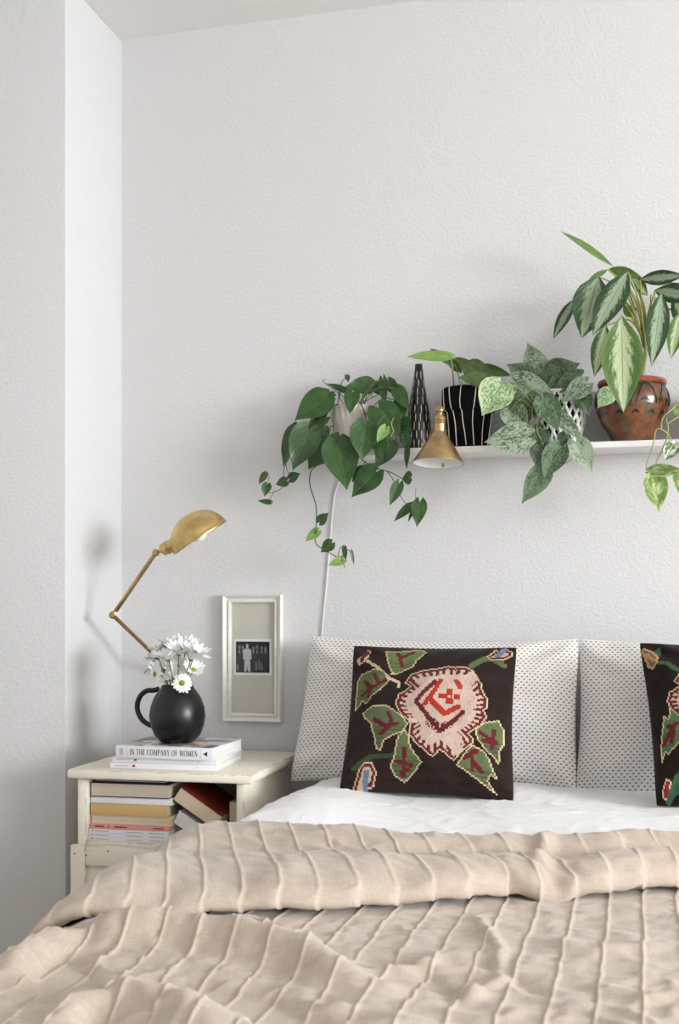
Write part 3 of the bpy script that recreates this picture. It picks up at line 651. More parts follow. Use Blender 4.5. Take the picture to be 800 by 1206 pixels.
# ------------------------------------------------------------------ books
def book(T, L, Dp, th, cover, pages, label, group=None, spine='front', ct=0.0018, name='book'):
    """T: lower front-left corner frame (x along the front face, y backwards, z up); spine side 'front', 'back' or 'left'"""
    org = T @ Vector((L/2, Dp/2, 0)); r = thing(name, org, label, 'book', group)
    ins = 0.004; m = MB()
    m.bbox(0, L, 0, Dp, 0, ct, ct*0.3, T); m.build('back_cover', cover, r)
    m = MB(); m.bbox(0, L, 0, Dp, th-ct, th, ct*0.3, T); top = m.build('front_cover', cover, r)
    a = dict(x0=ins*0.4, x1=L-ins*0.4, y0=ins*0.4, y1=Dp-ins*0.4)
    sp = MB()
    if spine == 'front': sp.bbox(0, L, 0, ct, ct, th-ct, ct*0.2, T); a['y0'] = ct
    elif spine == 'back': sp.bbox(0, L, Dp-ct, Dp, ct, th-ct, ct*0.2, T); a['y1'] = Dp-ct
    else: sp.bbox(0, ct, 0, Dp, ct, th-ct, ct*0.2, T); a['x0'] = ct
    sp = sp.build('spine', cover, r)
    m = MB(); m.box(a['x0'], a['x1'], a['y0'], a['y1'], ct, th-ct, T); m.build('page_block', pages, r, smooth=False)
    return r, top, sp
# lettering strokes: serif capitals on a 0..1 cell (thick stems, thin bars)
def glyph(ch):
    tk_, tn = 0.15, 0.06; q = []
    def st(x0, y0, x1, y1, wd): q.append((x0, y0, x1, y1, wd))
    def sf(x, y, wd=0.16): st(x-wd, y, x+wd, y, tn)
    if ch == 'I': w_ = 0.30; st(.15, 0, .15, 1, tk_); sf(.15, .03, .14); sf(.15, .97, .14)
    elif ch == 'N': w_ = 0.80; st(.14, 0, .14, 1, tn); st(.14, 1, .66, 0, tk_); st(.66, 0, .66, 1, tn); sf(.14, .03, .12); sf(.12, .97, .12); sf(.66, .97, .13)
    elif ch == 'T': w_ = 0.72; st(.36, 0, .36, 1, tk_); st(.03, .96, .69, .96, tn); st(.04, .8, .04, .97, tn); st(.68, .8, .68, .97, tn); sf(.36, .03)
    elif ch == 'H': w_ = 0.84; st(.16, 0, .16, 1, tk_); st(.68, 0, .68, 1, tk_); st(.16, .52, .68, .52, tn); [sf(a, b, .14) for a in (.16, .68) for b in (.03, .97)]
    elif ch == 'E': w_ = 0.66; st(.16, 0, .16, 1, tk_); st(.04, .03, .6, .03, tn); st(.04, .97, .57, .97, tn); st(.16, .52, .44, .52, tn); st(.6, .02, .6, .22, tn); st(.57, .8, .57, .98, tn); st(.44, .42, .44, .62, tn)
    elif ch == 'P': w_ = 0.66; st(.16, 0, .16, 1, tk_); sf(.16, .03, .14); st(.04, .97, .4, .97, tn); st(.16, .48, .4, .48, tn); st(.4, .97, .56, .86, tn*1.5); st(.56, .88, .56, .58, tk_); st(.4, .48, .56, .6, tn*1.5)
    elif ch == 'F': w_ = 0.62; st(.16, 0, .16, 1, tk_); sf(.16, .03, .14); st(.04, .97, .55, .97, tn); st(.16, .52, .42, .52, tn); st(.55, .8, .55, .98, tn); st(.42, .42, .42, .62, tn)
    elif ch == 'A': w_ = 0.78; st(.12, 0, .38, 1, tn); st(.38, 1, .66, 0, tk_); st(.2, .35, .54, .35, tn); sf(.12, .03, .12); sf(.66, .03, .12)
    elif ch == 'Y': w_ = 0.74; st(.37, 0, .37, .5, tk_); st(.1, 1, .37, .48, tk_); st(.64, 1, .37, .48, tn); sf(.37, .03, .14); sf(.1, .97, .11); sf(.64, .97, .1)
    elif ch == 'M': w_ = 1.0; st(.14, 0, .14, 1, tn); st(.16, 1, .48, .05, tk_); st(.82, 1, .48, .05, tn); st(.82, 0, .82, 1, tk_); sf(.14, .03, .12); sf(.82, .03, .14); sf(.1, .97, .1); sf(.87, .97, .1)
    elif ch == 'W': w_ = 1.08; st(.1, 1, .32, 0, tk_); st(.32, 0, .54, 1, tn); st(.54, 1, .76, 0, tk_); st(.76, 0, .98, 1, tn); sf(.1, .97, .1); sf(.54, .97, .1); sf(.98, .97, .1)
    elif ch in 'OC':
        w_ = 0.84 if ch == 'O' else 0.76; n = 14
        rng = range(n) if ch == 'O' else range(2, n-2+1)
        for k in rng:
            a0, a1 = 2*math.pi*k/n, 2*math.pi*(k+1)/n
            if ch == 'C' and k == n-2: break
            x0, y0, x1, y1 = .4+.34*math.cos(a0), .5+.49*math.sin(a0), .4+.34*math.cos(a1), .5+.49*math.sin(a1)
            st(x0, y0, x1, y1, tn+(tk_-tn)*abs(math.cos((a0+a1)/2)))
        if ch == 'C': st(.64, .68, .64, .97, tn)
    else: w_ = 0.36
    return q, w_
def lettering(text, T, length, height, mat, parent, name='lettering'):
    tot = sum(glyph(c)[1]+0.06 for c in text); sx = length/tot; m = MB(); x = 0
    for c in text:
        q, w_ = glyph(c)
        for x0, y0, x1, y1, wd in q:
            a, b = Vector(((x+x0)*sx, 0, y0*height)), Vector(((x+x1)*sx, 0, y1*height)); d = (b-a).normalized(); nrm = Vector((-d.z, 0, d.x))*wd*sx*0.5
            e = d*wd*sx*0.12
            m.add([T @ p for p in (a-e-nrm, b+e-nrm, b+e+nrm, a-e+nrm)], [(0, 1, 2, 3)])
        x += w_+0.06
    return m.build(name, mat, parent, smooth=False)
def flat(T, pts, mat, parent, name):
    m = MB(); m.add([T @ Vector((a, 0, b)) for a, b in pts], [tuple(range(len(pts)))]); return m.build(name, mat, parent, smooth=False)
z = NZ+0.0005; a = PZ(130, 905, z); b_ = PZ(255, 908.5, z); ang = math.atan2(b_.y-a.y, b_.x-a.x)
GB = 'books stacked on the nightstand'
def bT(p, ang): return Matrix.Translation(p) @ Matrix.Rotation(ang, 4, 'Z')
L0 = (b_-a).length
T = bT(Vector((a.x, a.y, z)), ang)
for i, (dx, th, ink, lab) in enumerate(((0.0, 0.0135, 'inkred', 'thin white magazine-like book with red spine mark lying directly on the nightstand top'), (0.003, 0.0120, 'inkgreen', 'thin white book with green spine mark, middle of the pile under the jug'))):
    Tb = T @ Matrix.Translation((dx, 0.002*i, 0))
    r, top, sp = book(Tb, L0-dx, 0.205, th, M['bookwhite'], M['pages'], lab, GB, 'front', 0.001)
    e = Tb @ Matrix.Translation((0, -0.0004, 0))
    flat(e, [(0.050, th*0.35), (0.058, th*0.35), (0.058, th*0.7), (0.053, th*0.7)], M[ink], sp, 'spine_mark')
    for k in range(9):
        x0 = 0.012+0.004*k if k < 8 else 0.2; flat(e, [(x0, th*0.45), (x0+0.0026, th*0.45), (x0+0.0026, th*0.58), (x0, th*0.58)], M['inkgrey'], sp, 'spine_print')
    T = T @ Matrix.Translation((0, 0, th+0.0003))
zt = (T @ Vector((0, 0, 0))).z; p0 = PZ(136, 892.0, zt); p1 = PZ(250, 896, zt); ang2 = math.atan2(p1.y-p0.y, p1.x-p0.x); L1 = (p1-p0).length
T = bT(Vector((p0.x, p0.y+0.002, zt)), ang2); TH = 0.0265
r, top, sp = book(T, L1, 0.19, TH, M['bookwhite'], M['pages'], 'thick white book with black serif spine title directly under the black jug', GB, 'front', 0.002)
e = T @ Matrix.Translation((0, -0.0004, 0))
lettering('IN THE COMPANY OF WOMEN', e @ Matrix.Translation((0.034, 0, 0.0075)), L1-0.034-0.034, 0.0125, M['ink'], sp, 'spine_title')
flat(e, [(L1-0.022, 0.0135), (L1-0.012, 0.0085), (L1-0.012, 0.0185)], M['ink'], sp, 'spine_triangle')
for k, x0 in enumerate((0.009, 0.0125, 0.016)):
    flat(e, [(x0, 0.006), (x0+0.0016, 0.006), (x0+0.0016, 0.021), (x0, 0.021)], M['inkgrey'], sp, 'author_print')
for x0 in (0.027, L1-0.028): flat(e, [(x0, 0.002), (x0+0.0006, 0.002), (x0+0.0006, TH-0.002), (x0, TH-0.002)], M['inkgrey'], sp, 'spine_rule')
m = MB(); m.box(0.002, L1-0.003, 0.002, 0.188, TH, TH+0.0004, T); m.build('cover_print', M['collage'], top, smooth=False)
JZ = zt+TH+0.0006; BOOKT = T

# books in the open compartment
GC = 'books inside the nightstand'
zf = 0.5035
def cb(x0, L, y0, Dp, th, cov, pg, label, spine='back', rot=0):
    global zf
    r = book(NM @ Matrix.Translation((x0, y0, zf)) @ Matrix.Rotation(rot, 4, 'Z'), L, Dp, th, M[cov], M[pg], label, GC, spine); zf += th+0.0003; return r
for i, lab in enumerate(('lowest white magazine lying on the compartment floor', 'white magazine second from the compartment floor', 'white magazine directly under the salmon pink book')):
    r, top, sp = cb(-0.184, 0.190, -0.176, 0.21, 0.0082, 'bookwhite', 'pages', lab, 'front')
    Tm = NM @ Matrix.Translation((-0.184, -0.1764, zf-0.0085))
    flat(Tm, [(0.008, 0.003), (0.011, 0.003), (0.011, 0.0055), (0.008, 0.0055)], M['ink'], sp, 'spine_mark')
    for x0, x1 in ((0.016, 0.05), (0.09, 0.13), (0.145, 0.18)): flat(Tm, [(x0, 0.0035), (x1, 0.0035), (x1, 0.0048), (x0, 0.0048)], M['inkgrey'], sp, 'spine_print')
r, top, sp = cb(-0.182, 0.188, -0.172, 0.2, 0.0105, 'cover_pink', 'pages_cream', 'thin salmon pink book in the compartment stack', 'front')
Tm = NM @ Matrix.Translation((-0.182, -0.1724, zf-0.0108))
for x0, x1 in ((0.012, 0.034), (0.042, 0.047), (0.058, 0.088), (0.15, 0.175)): flat(Tm, [(x0, 0.004), (x1, 0.004), (x1, 0.0072), (x0, 0.0072)], M['inkred'], sp, 'spine_print')
cb(-0.182, 0.192, -0.168, 0.19, 0.0190, 'cover_cream', 'pages_cream', 'cream book between the tan book and the salmon pink book')
cb(-0.181, 0.180, -0.170, 0.18, 0.0260, 'cover_tan', 'pages_cream', 'tan cloth book in the middle of the compartment stack', 'front')
cb(-0.182, 0.192, -0.166, 0.19, 0.0150, 'bookwhite', 'pages', 'white paperback between the tan book and the thick grey-paged book', 'front')
cb(-0.181, 0.186, -0.172, 0.20, 0.0315, 'cover_dark', 'pages_grey', 'thick grey-paged book with dark cover topping the compartment stack', 'back')
cb(-0.178, 0.17, -0.160, 0.17, 0.0055, 'cover_dark', 'pages', 'thin dark book added to darken the gap under the nightstand top', 'back')  # dark filler, added so the gap above the stack reads as shade
def lean(px, py, Y, L, Dp, th, ang, cov, pg, label):
    p = PY(px, py, Y); T = Matrix.Translation(p) @ Matrix.Rotation(math.radians(2), 4, 'Z') @ Matrix.Rotation(math.radians(ang), 4, 'Y')
    return book(T, L, Dp, th, M[cov], M[pg], label, GC, 'back')
lean(203, 942, -0.40, 0.115, 0.16, 0.036, 33, 'cover_red', 'pages_cream', 'dark red book tilted on top of the leaning white book')
lean(203, 968, -0.395, 0.074, 0.16, 0.030, 31, 'bookwhite', 'pages', 'white book tilted beneath the dark red book')
for i, (x0, th, lab) in enumerate(((0.128, 0.017, 'small cream book standing upright one away from the compartment wall'), (0.146, 0.0165, 'small cream book standing upright against the compartment wall'))):
    T = NM @ Matrix.Translation((x0+th, -0.120, 0.5035)) @ Matrix.Rotation(-math.pi/2, 4, 'Y')
    book(T, 0.088, 0.12, th, M['cover_cream'], M['pages_cream'], lab, GC, 'left')

# ------------------------------------------------------------------ black jug and daisies
jc = PZ(209, 873.5, JZ); jc.y += 0.035; s = mpp(jc); jc = PZ(209, 872.5, JZ); JY = jc.y
jc = BOOKT @ Vector((0.133, 0.085, TH+0.0006)); s = mpp(jc); d = ray(209, 873); 
jc = Vector((CAM.x+d.x*((jc.y-CAM.y)/d.y), jc.y, JZ)); s = mpp(jc)
jug = thing('jug', jc, 'matte black round ceramic jug with ring handle on the stacked books', 'jug')
prof = [(0.0001, 0.0), (15, 0.0), (20, 1.2), (27, 9), (31, 19), (33, 31), (31.5, 42), (27.5, 53), (22.5, 60.5), (19.5, 64), (18.6, 67), (17.6, 67), (18.2, 64), (21, 60), (24, 54), (26, 40), (22, 12), (0.0001, 6)]
prof = [(r*s, zz*s) for r, zz in [(p[0], p[1]) for p in prof]]
prof[0] = (1e-5, 0)
m = MB(); m.lathe(prof, 48, Matrix.Translation(jc)); m.build('body', M['black'], jug)
hp = [(188, 811), (182, 813), (174, 813.5), (167, 819), (163, 828), (163.5, 838), (168, 847), (174, 852), (180, 855)]
m = MB(); m.tube(bez([PY(a-1, b, jc.y) for a, b in hp], 5), [3.1*s]*(8*5+1), 12); m.build('handle', M['black'], jug)
mouth = jc+Vector((0, 0, 66*s))
def daisy(px, py, dy, facing, rad, n=15, open_=0.15, label='white daisy standing in the black jug', rnd=0):
    c = PY(px, py, jc.y+dy); zax = Vector(facing).normalized(); T = frame_axis(c, zax) @ Matrix.Rotation(rnd, 4, 'Z')
    base = mouth+Vector(((c.x-mouth.x)*0.35, (c.y-mouth.y)*0.5, -0.05))
    r = thing('daisy', base, label, 'flower', 'daisies in the black jug')
    m = MB(); m.tube(bez([base, mouth+Vector(((c.x-mouth.x)*0.45, (c.y-mouth.y)*0.45, 0.004)), c-zax*0.012, c-zax*0.001], 5), 0.0013, 6); m.build('stem', M['stem'], r)
    m = MB(); m.lathe([(0.0062, -0.001), (0.0066, 0.001), (0.005, 0.0032), (0.0028, 0.0042), (0.0001, 0.0044)], 14, T); m.build('disc', M['disc'], r)
    m = MB(); m.lathe([(0.0012, -0.006), (0.004, -0.004), (0.006, -0.0012)], 10, T); m.build('calyx', M['stem'], r)
    for k in range(n):
        a = 2*math.pi*k/n; R = T @ Matrix.Rotation(a, 4, 'Z'); ln = rad*random.uniform(0.86, 1.08); wd = rad*0.16; V = []; F = []
        lift = open_+random.uniform(-0.12, 0.1); off = (k % 2)*0.0006
        for i, t in enumerate((0.0, 0.25, 0.55, 0.82, 1.0)):
            ww = wd*(0.45, 0.8, 1.0, 0.85, 0.35)[i]; x = 0.005+(ln-0.005)*t; zz = off+lift*(x-0.005)-0.10*ln*t*t
            V += [R @ Vector((x, -ww, zz-0.0006)), R @ Vector((x, 0, zz)), R @ Vector((x, ww, zz-0.0006))]
        for i in range(4): F += [(i*3, i*3+3, i*3+4, i*3+1), (i*3+1, i*3+4, i*3+5, i*3+2)]
        m = MB(); m.add(V, F); m.build('petal', M['petal'], r)
rr = 13.6*s
for d in (
    (214.7, 804.5, -0.042, (0.12, -1, 0.18), 0.92, 16, 0.03, 'white daisy facing out over the jug rim with its whole centre showing'),
    (183, 794, -0.026, (-0.7, -0.7, 0.1), 1.12, 16, 0.12, 'white daisy drooping low toward the jug handle'),
    (198, 776, -0.034, (-0.15, -0.35, 1.0), 1.35, 17, 0.85, 'white daisy held foremost in the upper bunch above the jug'),
    (184, 774, -0.004, (-0.7, -0.25, 0.9), 1.35, 17, 0.75, 'white daisy spreading out above the jug handle next to the lamp arm'),
    (202, 764, 0.020, (-0.1, 0.1, 1.0), 1.3, 16, 1.0, 'white daisy standing tallest at the back of the bunch'),
    (225, 776, -0.012, (0.35, -0.05, 1.0), 1.5, 18, 1.0, 'white daisy with cupped petals on its own green stem, away from the handle'),
    (219, 763, 0.026, (0.15, 0.15, 1.0), 1.15, 15, 1.2, 'half-open white daisy poking up behind the cupped one'),
    (209, 786, 0.010, (0.1, -0.95, 0.3), 1.15, 16, 0.6, 'white daisy facing forward behind the rim daisy'),
    (192, 790, 0.004, (-0.2, -0.9, 0.4), 1.15, 16, 0.6, 'white daisy deep in the bunch behind the drooping one'),
    (211, 770, -0.026, (0.25, -0.3, 1.0), 1.35, 16, 0.9, 'white daisy in the middle of the upper bunch'),
    (201, 793, 0.004, (-0.1, -0.9, 0.6), 1.1, 16, 0.7, 'white daisy nestled right behind the jug rim'),
    (228, 789, 0.016, (0.5, -0.6, 0.7), 1.0, 16, 0.8, 'white daisy low on the side away from the handle'),
    (191, 768, 0.030, (-0.3, -0.1, 1.0), 1.25, 16, 1.0, 'white daisy at the back above the handle'),
    (178, 784, 0.010, (-0.9, -0.1, 0.6), 0.95, 16, 0.25, 'white daisy turned outward over the handle'),
    (232, 770, 0.012, (0.8, 0.0, 0.8), 1.15, 16, 0.7, 'white daisy turned outward on the side away from the handle')):
    daisy(*d[:4], rr*d[4], d[5], d[6], d[7], random.uniform(0, 0.4))
# ------------------------------------------------------------------ brass swing-arm wall lamp
mount = PY(203, 786, 0.0); lamp = thing('wall_lamp', mount, 'brass swing-arm wall lamp with a half dome shade above the nightstand', 'lamp')
m = MB(); m.lathe([(0.036, 0.0), (0.036, 0.006), (0.032, 0.010), (0.012, 0.012), (0.010, 0.030), (0.0001, 0.032)], 32, frame_axis(mount, (0, -1, 0))); m.build('wall_plate', M['brass'], lamp)
e0 = mount+Vector((0, -0.030, 0)); el = PY(133, 724.5, -0.235); jn = PY(183.5, 651, -0.250)
def link(pa, pb, r, name, mat):
    m = MB(); m.tube([pa, pb], r, 14); return m.build(name, mat, lamp)
link(e0, el, 0.0050, 'lower_arm', M['brass2']); link(el, jn, 0.0052, 'upper_arm', M['brass2'])
def joint(p, ax, r, name):
    m = MB(); m.ball(p, r, 10); m.lathe([(0.0001, -r*1.5), (r*0.62, -r*1.45), (r*0.62, r*1.45), (0.0001, r*1.5)], 14, frame_axis(p, ax)); return m.build(name, M['brass2'], lamp)
joint(el, (0.3, -1, 0.1), 0.0095, 'elbow_joint'); joint(jn, (0.2, -1, 0), 0.0088, 'shade_joint'); joint(e0, (0, 0, 1), 0.009, 'wall_joint')
m = MB(); m.tube([el, el+Vector((0.014, -0.014, 0.004))], [0.0028, 0.0045], 8); m.build('wing_nut', M['brass2'], lamp)
sc = mpp(jn); rimL, rimR = PY(206.8, 652.0, -0.262), PY(265.5, 614.0, -0.262); rc = (rimL+rimR)/2; ex = (rimR-rimL).normalized(); R0 = (rimR-rimL).length/2
dn = Vector((ex.z, 0, -ex.x)); dn = Vector((dn.x, 0.235, dn.z)).normalized()   # opening direction: down-right
apex = -dn; T = frame_axis(rc, apex)
hgt = R0*0.86
pr = [(R0*1.015, -0.001), (R0*1.02, 0.0015)]+[(R0*math.cos(t), hgt*math.sin(t)) for t in np.linspace(0.05, math.pi/2, 16)]; pr[-1] = (1e-5, hgt)
m = MB(); m.lathe(pr[::1], 48, T)
m.f = m.f[:-1]; shd = m.build('shade', M['brass'], lamp)
R1, h1 = R0-0.0016, hgt-0.0016
pr = [(R1*math.cos(t), h1*math.sin(t)) for t in np.linspace(0.0, math.pi/2, 14)]; pr[-1] = (1e-5, h1)
m = MB(); m.lathe(pr, 48, T); m.f = m.f[:-1]; m.build('shade_lining', M['shade_in'], shd)
sdir = (ex*0.93-dn*(-0.05)+Vector((0, 0, 0.0))).normalized()
sA = jn+(PY(203, 643, -0.258)-jn)*0.35; sB = PY(205.5, 642, -0.260)
ax = (PY(212, 638.5, -0.262)-jn).normalized(); Ls = (sB-jn).length
m = MB(); T2 = frame_axis(jn, ax)
m.lathe([(0.0045, 0.0), (0.0045, Ls*0.28), (0.010, Ls*0.32), (0.0150, Ls*0.42), (0.0155, Ls*0.62), (0.0165, Ls*0.64), (0.0165, Ls*0.72), (0.0152, Ls*0.74), (0.0152, Ls*0.9), (0.018, Ls*0.92), (0.018, Ls*1.03), (0.0001, Ls*1.04)], 24, T2); m.build('socket', M['brass'], lamp)
bc = rc+apex*0.012+ex*0.002; m = MB(); m.ball(bc, 0.021, 12, (1, 1, 1)); m.tube([bc, bc+(sB-bc)*0.85], [0.014, 0.011], 12); m.build('bulb', M['bulb'], lamp)

# ------------------------------------------------------------------ picture frame
fa, fb = PY(262, 700.5, -0.022), PY(331, 851, -0.022); FX0_, FX1_, FZ1_, FZ0_ = fa.x, fb.x, fa.z, fb.z
fr = thing('picture_frame', ((FX0_+FX1_)/2, -0.001, FZ0_), 'narrow white distressed picture frame hanging on the wall above the bed edge', 'picture frame')
def bar(p0, p1, q0, q1, depth_prof, name):
    """mitred moulding: outer edge p0-p1, inner edge q0-q1"""
    m = MB(); V = []
    for f, y in depth_prof:
        V += [Vector((p0[0]+(q0[0]-p0[0])*f, y, p0[1]+(q0[1]-p0[1])*f)), Vector((p1[0]+(q1[0]-p1[0])*f, y, p1[1]+(q1[1]-p1[1])*f))]
    n = len(depth_prof); F = [(2*i, 2*i+1, 2*i+3, 2*i+2) for i in range(n-1)]; m.add(V, F)
    m.build(name, M['frame'], fr, angle=25)
bw = 0.0205; O = [(FX0_, FZ0_), (FX1_, FZ0_), (FX1_, FZ1_), (FX0_, FZ1_)]; I = [(FX0_+bw, FZ0_+bw), (FX1_-bw, FZ0_+bw), (FX1_-bw, FZ1_-bw), (FX0_+bw, FZ1_-bw)]
dp = [(0.0, -0.001), (0.0, -0.022), (0.06, -0.025), (0.14, -0.0245), (0.22, -0.021), (0.55, -0.015), (0.64, -0.0145), (0.66, -0.018), (0.74, -0.020), (0.88, -0.019), (0.92, -0.0125), (1.0, -0.012), (1.0, -0.005)]
for i in range(4): bar(O[i], O[(i+1) % 4], I[i], I[(i+1) % 4], dp, 'frame_bar')
m = MB(); m.box(FX0_+0.004, FX1_-0.004, -0.0035, -0.001, FZ0_+0.004, FZ1_-0.004); m.build('backing', M['mat'], fr, smooth=False)
mt = MB(); mt.box(FX0_+0.010, FX1_-0.010, -0.0065, -0.0036, FZ0_+0.010, FZ1_-0.010); mt = mt.build('mount_board', M['mat'], fr, smooth=False)
pa, pb = PY(275.5, 752.5, -0.008), PY(320, 795.5, -0.008)
def rect(x0, x1, z0, z1, y, mat, par, name):
    m = MB(); m.add([(x0, y, z0), (x1, y, z0), (x1, y, z1), (x0, y, z1)], [(0, 1, 2, 3)]); return m.build(name, mat, par, smooth=False)
photo = MB(); photo.box(pa.x, pb.x, -0.0078, -0.0070, pb.z, pa.z); photo = photo.build('photograph', M['paper'], fr, smooth=False)
W_, H_ = pb.x-pa.x, pa.z-pb.z
def pp(u, v): return (pa.x+W_*u, pa.z-H_*v)
def poly(pts, mat, y, name):
    m = MB(); V = [(pp(u, v)[0], y, pp(u, v)[1]) for u, v in pts]; m.add(V, [tuple(range(len(V)))]); return m.build(name, mat, photo, smooth=False)
poly([(0.055, 0.07), (0.945, 0.07), (0.945, 0.93), (0.055, 0.93)], M['ph0'], -0.0080, 'printed_scene')
def fig(cx, w_, top_, bot, mat_s, mat_h, y):
    poly([(cx-w_*0.5, top_+0.17), (cx-w_*0.22, top_+0.13), (cx+w_*0.22, top_+0.13), (cx+w_*0.5, top_+0.17), (cx+w_*0.55, top_+0.42), (cx+w_*0.36, top_+0.44), (cx+w_*0.42, bot), (cx+w_*0.08, bot), (cx, top_+0.62), (cx-w_*0.1, bot), (cx-w_*0.40, bot), (cx-w_*0.34, top_+0.44), (cx-w_*0.55, top_+0.42)], mat_s, y, 'printed_figure')
    h = [(cx+0.034*math.cos(t), top_+0.065+0.062*math.sin(t)) for t in np.linspace(0, 2*math.pi, 11)[:-1]]; poly(h, mat_h, y-0.0001, 'printed_head')
for i, cx in enumerate((0.15, 0.24, 0.52, 0.62, 0.74, 0.84)):
    fig(cx, 0.13, 0.16+0.02*(i % 3), 0.90, M['ph1'], M['ph2'], -0.0081-0.00004*i)
    poly([(cx-0.012, 0.32), (cx+0.014, 0.32), (cx+0.002, 0.42)], M['ph3'], -0.0085, 'printed_shirt')
for x0, v0, v1 in ((0.09, 0.68, 0.88), (0.58, 0.62, 0.86), (0.66, 0.58, 0.84), (0.73, 0.66, 0.86)): poly([(x0, v0), (x0+0.03, v0), (x0+0.045, v1), (x0-0.005, v1)], M['ph2'], -0.0086, 'printed_detail')
fig(0.36, 0.21, 0.13, 0.90, M['ph3'], M['ph3'], -0.0087)
# stitched dotted line around the photograph
m = MB()
u0, u1, v0, v1 = 269.0, 323.5, 747.0, 801.0
def dot(a, b):
    p = PY(a, b, -0.0068); m.box(p.x-0.0006, p.x+0.0006, -0.0070, -0.0064, p.z-0.0006, p.z+0.0006)
for k in range(24): dot(u0+(u1-u0)*k/23, v0-2.5*math.sin(math.pi*k/23)); dot(u0+(u1-u0)*k/23, v1)
for k in range(1, 23): dot(u0, v0+(v1-v0)*k/23)
m.build('stitching', M['ph2'], fr, smooth=False)['kind'] = 'stuff'
m = MB(); m.box(FX0_+0.012, FX1_-0.012, -0.0115, -0.0105, FZ0_+0.012, FZ1_-0.012); m.build('glass_pane', M['glass'], fr, smooth=False)

# ------------------------------------------------------------------ wall shelf
SZ = 1.394; SX0 = PY(392, 530, -0.13).x; SX1 = 2.0
shelf = tag(thing('wall_shelf', ((SX0+SX1)/2, -0.065, SZ-0.014), 'long narrow white wall shelf holding the row of potted plants', 'shelf'), None, None)
m = MB(); m.bbox(SX0, SX1, -0.130, -0.0005, SZ-0.014, SZ, 0.001); m.build('shelf_board', M['shelf'], shelf)

# ------------------------------------------------------------------ bottle vase with dashes
def onshelf(px, Y):
    p = PY(px, 520, Y); return Vector((p.x, Y, SZ+0.0005))
vc = onshelf(493.3, -0.055); s = mpp(vc)
vase = thing('bottle_vase', vc, 'tall tapering black vase with cream dashes beside the cone lamp', 'vase')
VP = [(1e-5, 0), (12.5, 0), (14.2, 2), (14.8, 12), (14.6, 26), (13.2, 42), (10.8, 58), (8.0, 74), (5.8, 88), (4.6, 98), (4.2, 103), (3.4, 103), (3.6, 96), (1e-5, 90)]
vp = [(r*s, z_*s) for r, z_ in VP]; vp[0] = (1e-5, 0); m = MB(); m.lathe(vp, 32, Matrix.Translation(vc)); m.build('body', M['blackvase'], vase)
m = MB(); zz = [p[1] for p in VP[1:11]]; rr_ = [p[0] for p in VP[1:11]]
for row in range(9):
    zc = 8+row*10.2; r = np.interp(zc, zz, rr_); n = max(7, int(2*math.pi*r/6.4))
    for k in range(n):
        a = 2*math.pi*(k+0.5*(row % 2))/n+random.uniform(-0.05, 0.05); ln = random.uniform(4.2, 5.2); V = []
        for t in (-1, -0.4, 0.4, 1):
            z_ = zc+t*ln; r_ = np.interp(z_, zz, rr_)+0.12; wd = (0.35, 0.75, 0.95, 0.45)[int((t+1)*1.5+0.3)]*0.62
            for sg in (-1, 1):
                aa = a+sg*wd/max(r_, 1); V.append(vc+Vector((math.cos(aa)*r_, math.sin(aa)*r_, z_))*s)
        m.add(V, [(0, 1, 3, 2), (2, 3, 5, 4), (4, 5, 7, 6)])
m.build('dashes', M['dash'], vase)['kind'] = 'stuff'

# ------------------------------------------------------------------ cone lamp clamped to the shelf
cl = PY(516.5, 545, -0.205); s = mpp(cl); base = Vector((PY(503, 522, -0.118).x, -0.118, SZ+0.0005))
cone = thing('clamp_lamp', base, 'small brass cone lamp fixed to the front of the wall shelf', 'lamp')
tilt = Vector((0.02, 0.09, 1)).normalized(); T = frame_axis(cl, tilt)
def rp(l): return [(r*s, z_*s) for r, z_ in l]
m = MB(); m.lathe(rp([(30.4, -0.6), (30.2, 1.0), (7.2, 37), (7.4, 38), (7.4, 46), (6.9, 46.4), (7.4, 47), (6.9, 48.4), (7.4, 49.2), (6.9, 50.4), (7.4, 51), (7.2, 54), (6.0, 55.5), (3.2, 56), (3.0, 60)]), 40, T); m.f = m.f[:-1]; sh = m.build('shade', M['brass2'], cone)
m = MB(); m.lathe(rp([(29.7, -0.4), (6.6, 36), (1e-3, 36.5)]), 40, T); m.f = m.f[:-1]; m.build('shade_lining', M['shade_in'], sh)
m = MB(); m.ball(T @ Vector((0, 0, 15*s)), 8*s, 10); m.tube([T @ Vector((0, 0, 15*s)), T @ Vector((0, 0, 34*s))], 5*s, 12); m.build('bulb', M['bulb'], cone)
m = MB(); m.tube([T @ Vector((-1*s, -12*s, 2*s)), T @ Vector((-1*s, -12*s, -3*s))], [1.2*s, 1.8*s], 8); m.build('switch_key', M['brass2'], cone)
jt = T @ Vector((0, 0, 63*s)); m = MB(); m.ball(jt, 4.6*s, 10, (1, 1, 0.9)); m.tube([jt+Vector((-5.2*s, 0, 1*s)), jt+Vector((5.2*s, 0, 1*s))], 3.2*s, 12); m.build('shade_joint', M['brass2'], cone)
m = MB(); m.bbox(base.x-0.012, base.x+0.012, -0.133, -0.100, SZ+0.0005, SZ+0.012, 0.002); m.build('clamp', M['brass2'], cone)
m = MB(); m.tube(bez([base+Vector((0.004, 0.004, 0.010)), base+Vector((0.012, -0.008, 0.035)), jt+Vector((0, 0.035, -0.012)), jt], 6), 0.0035, 8); m.build('arm', M['brass2'], cone)
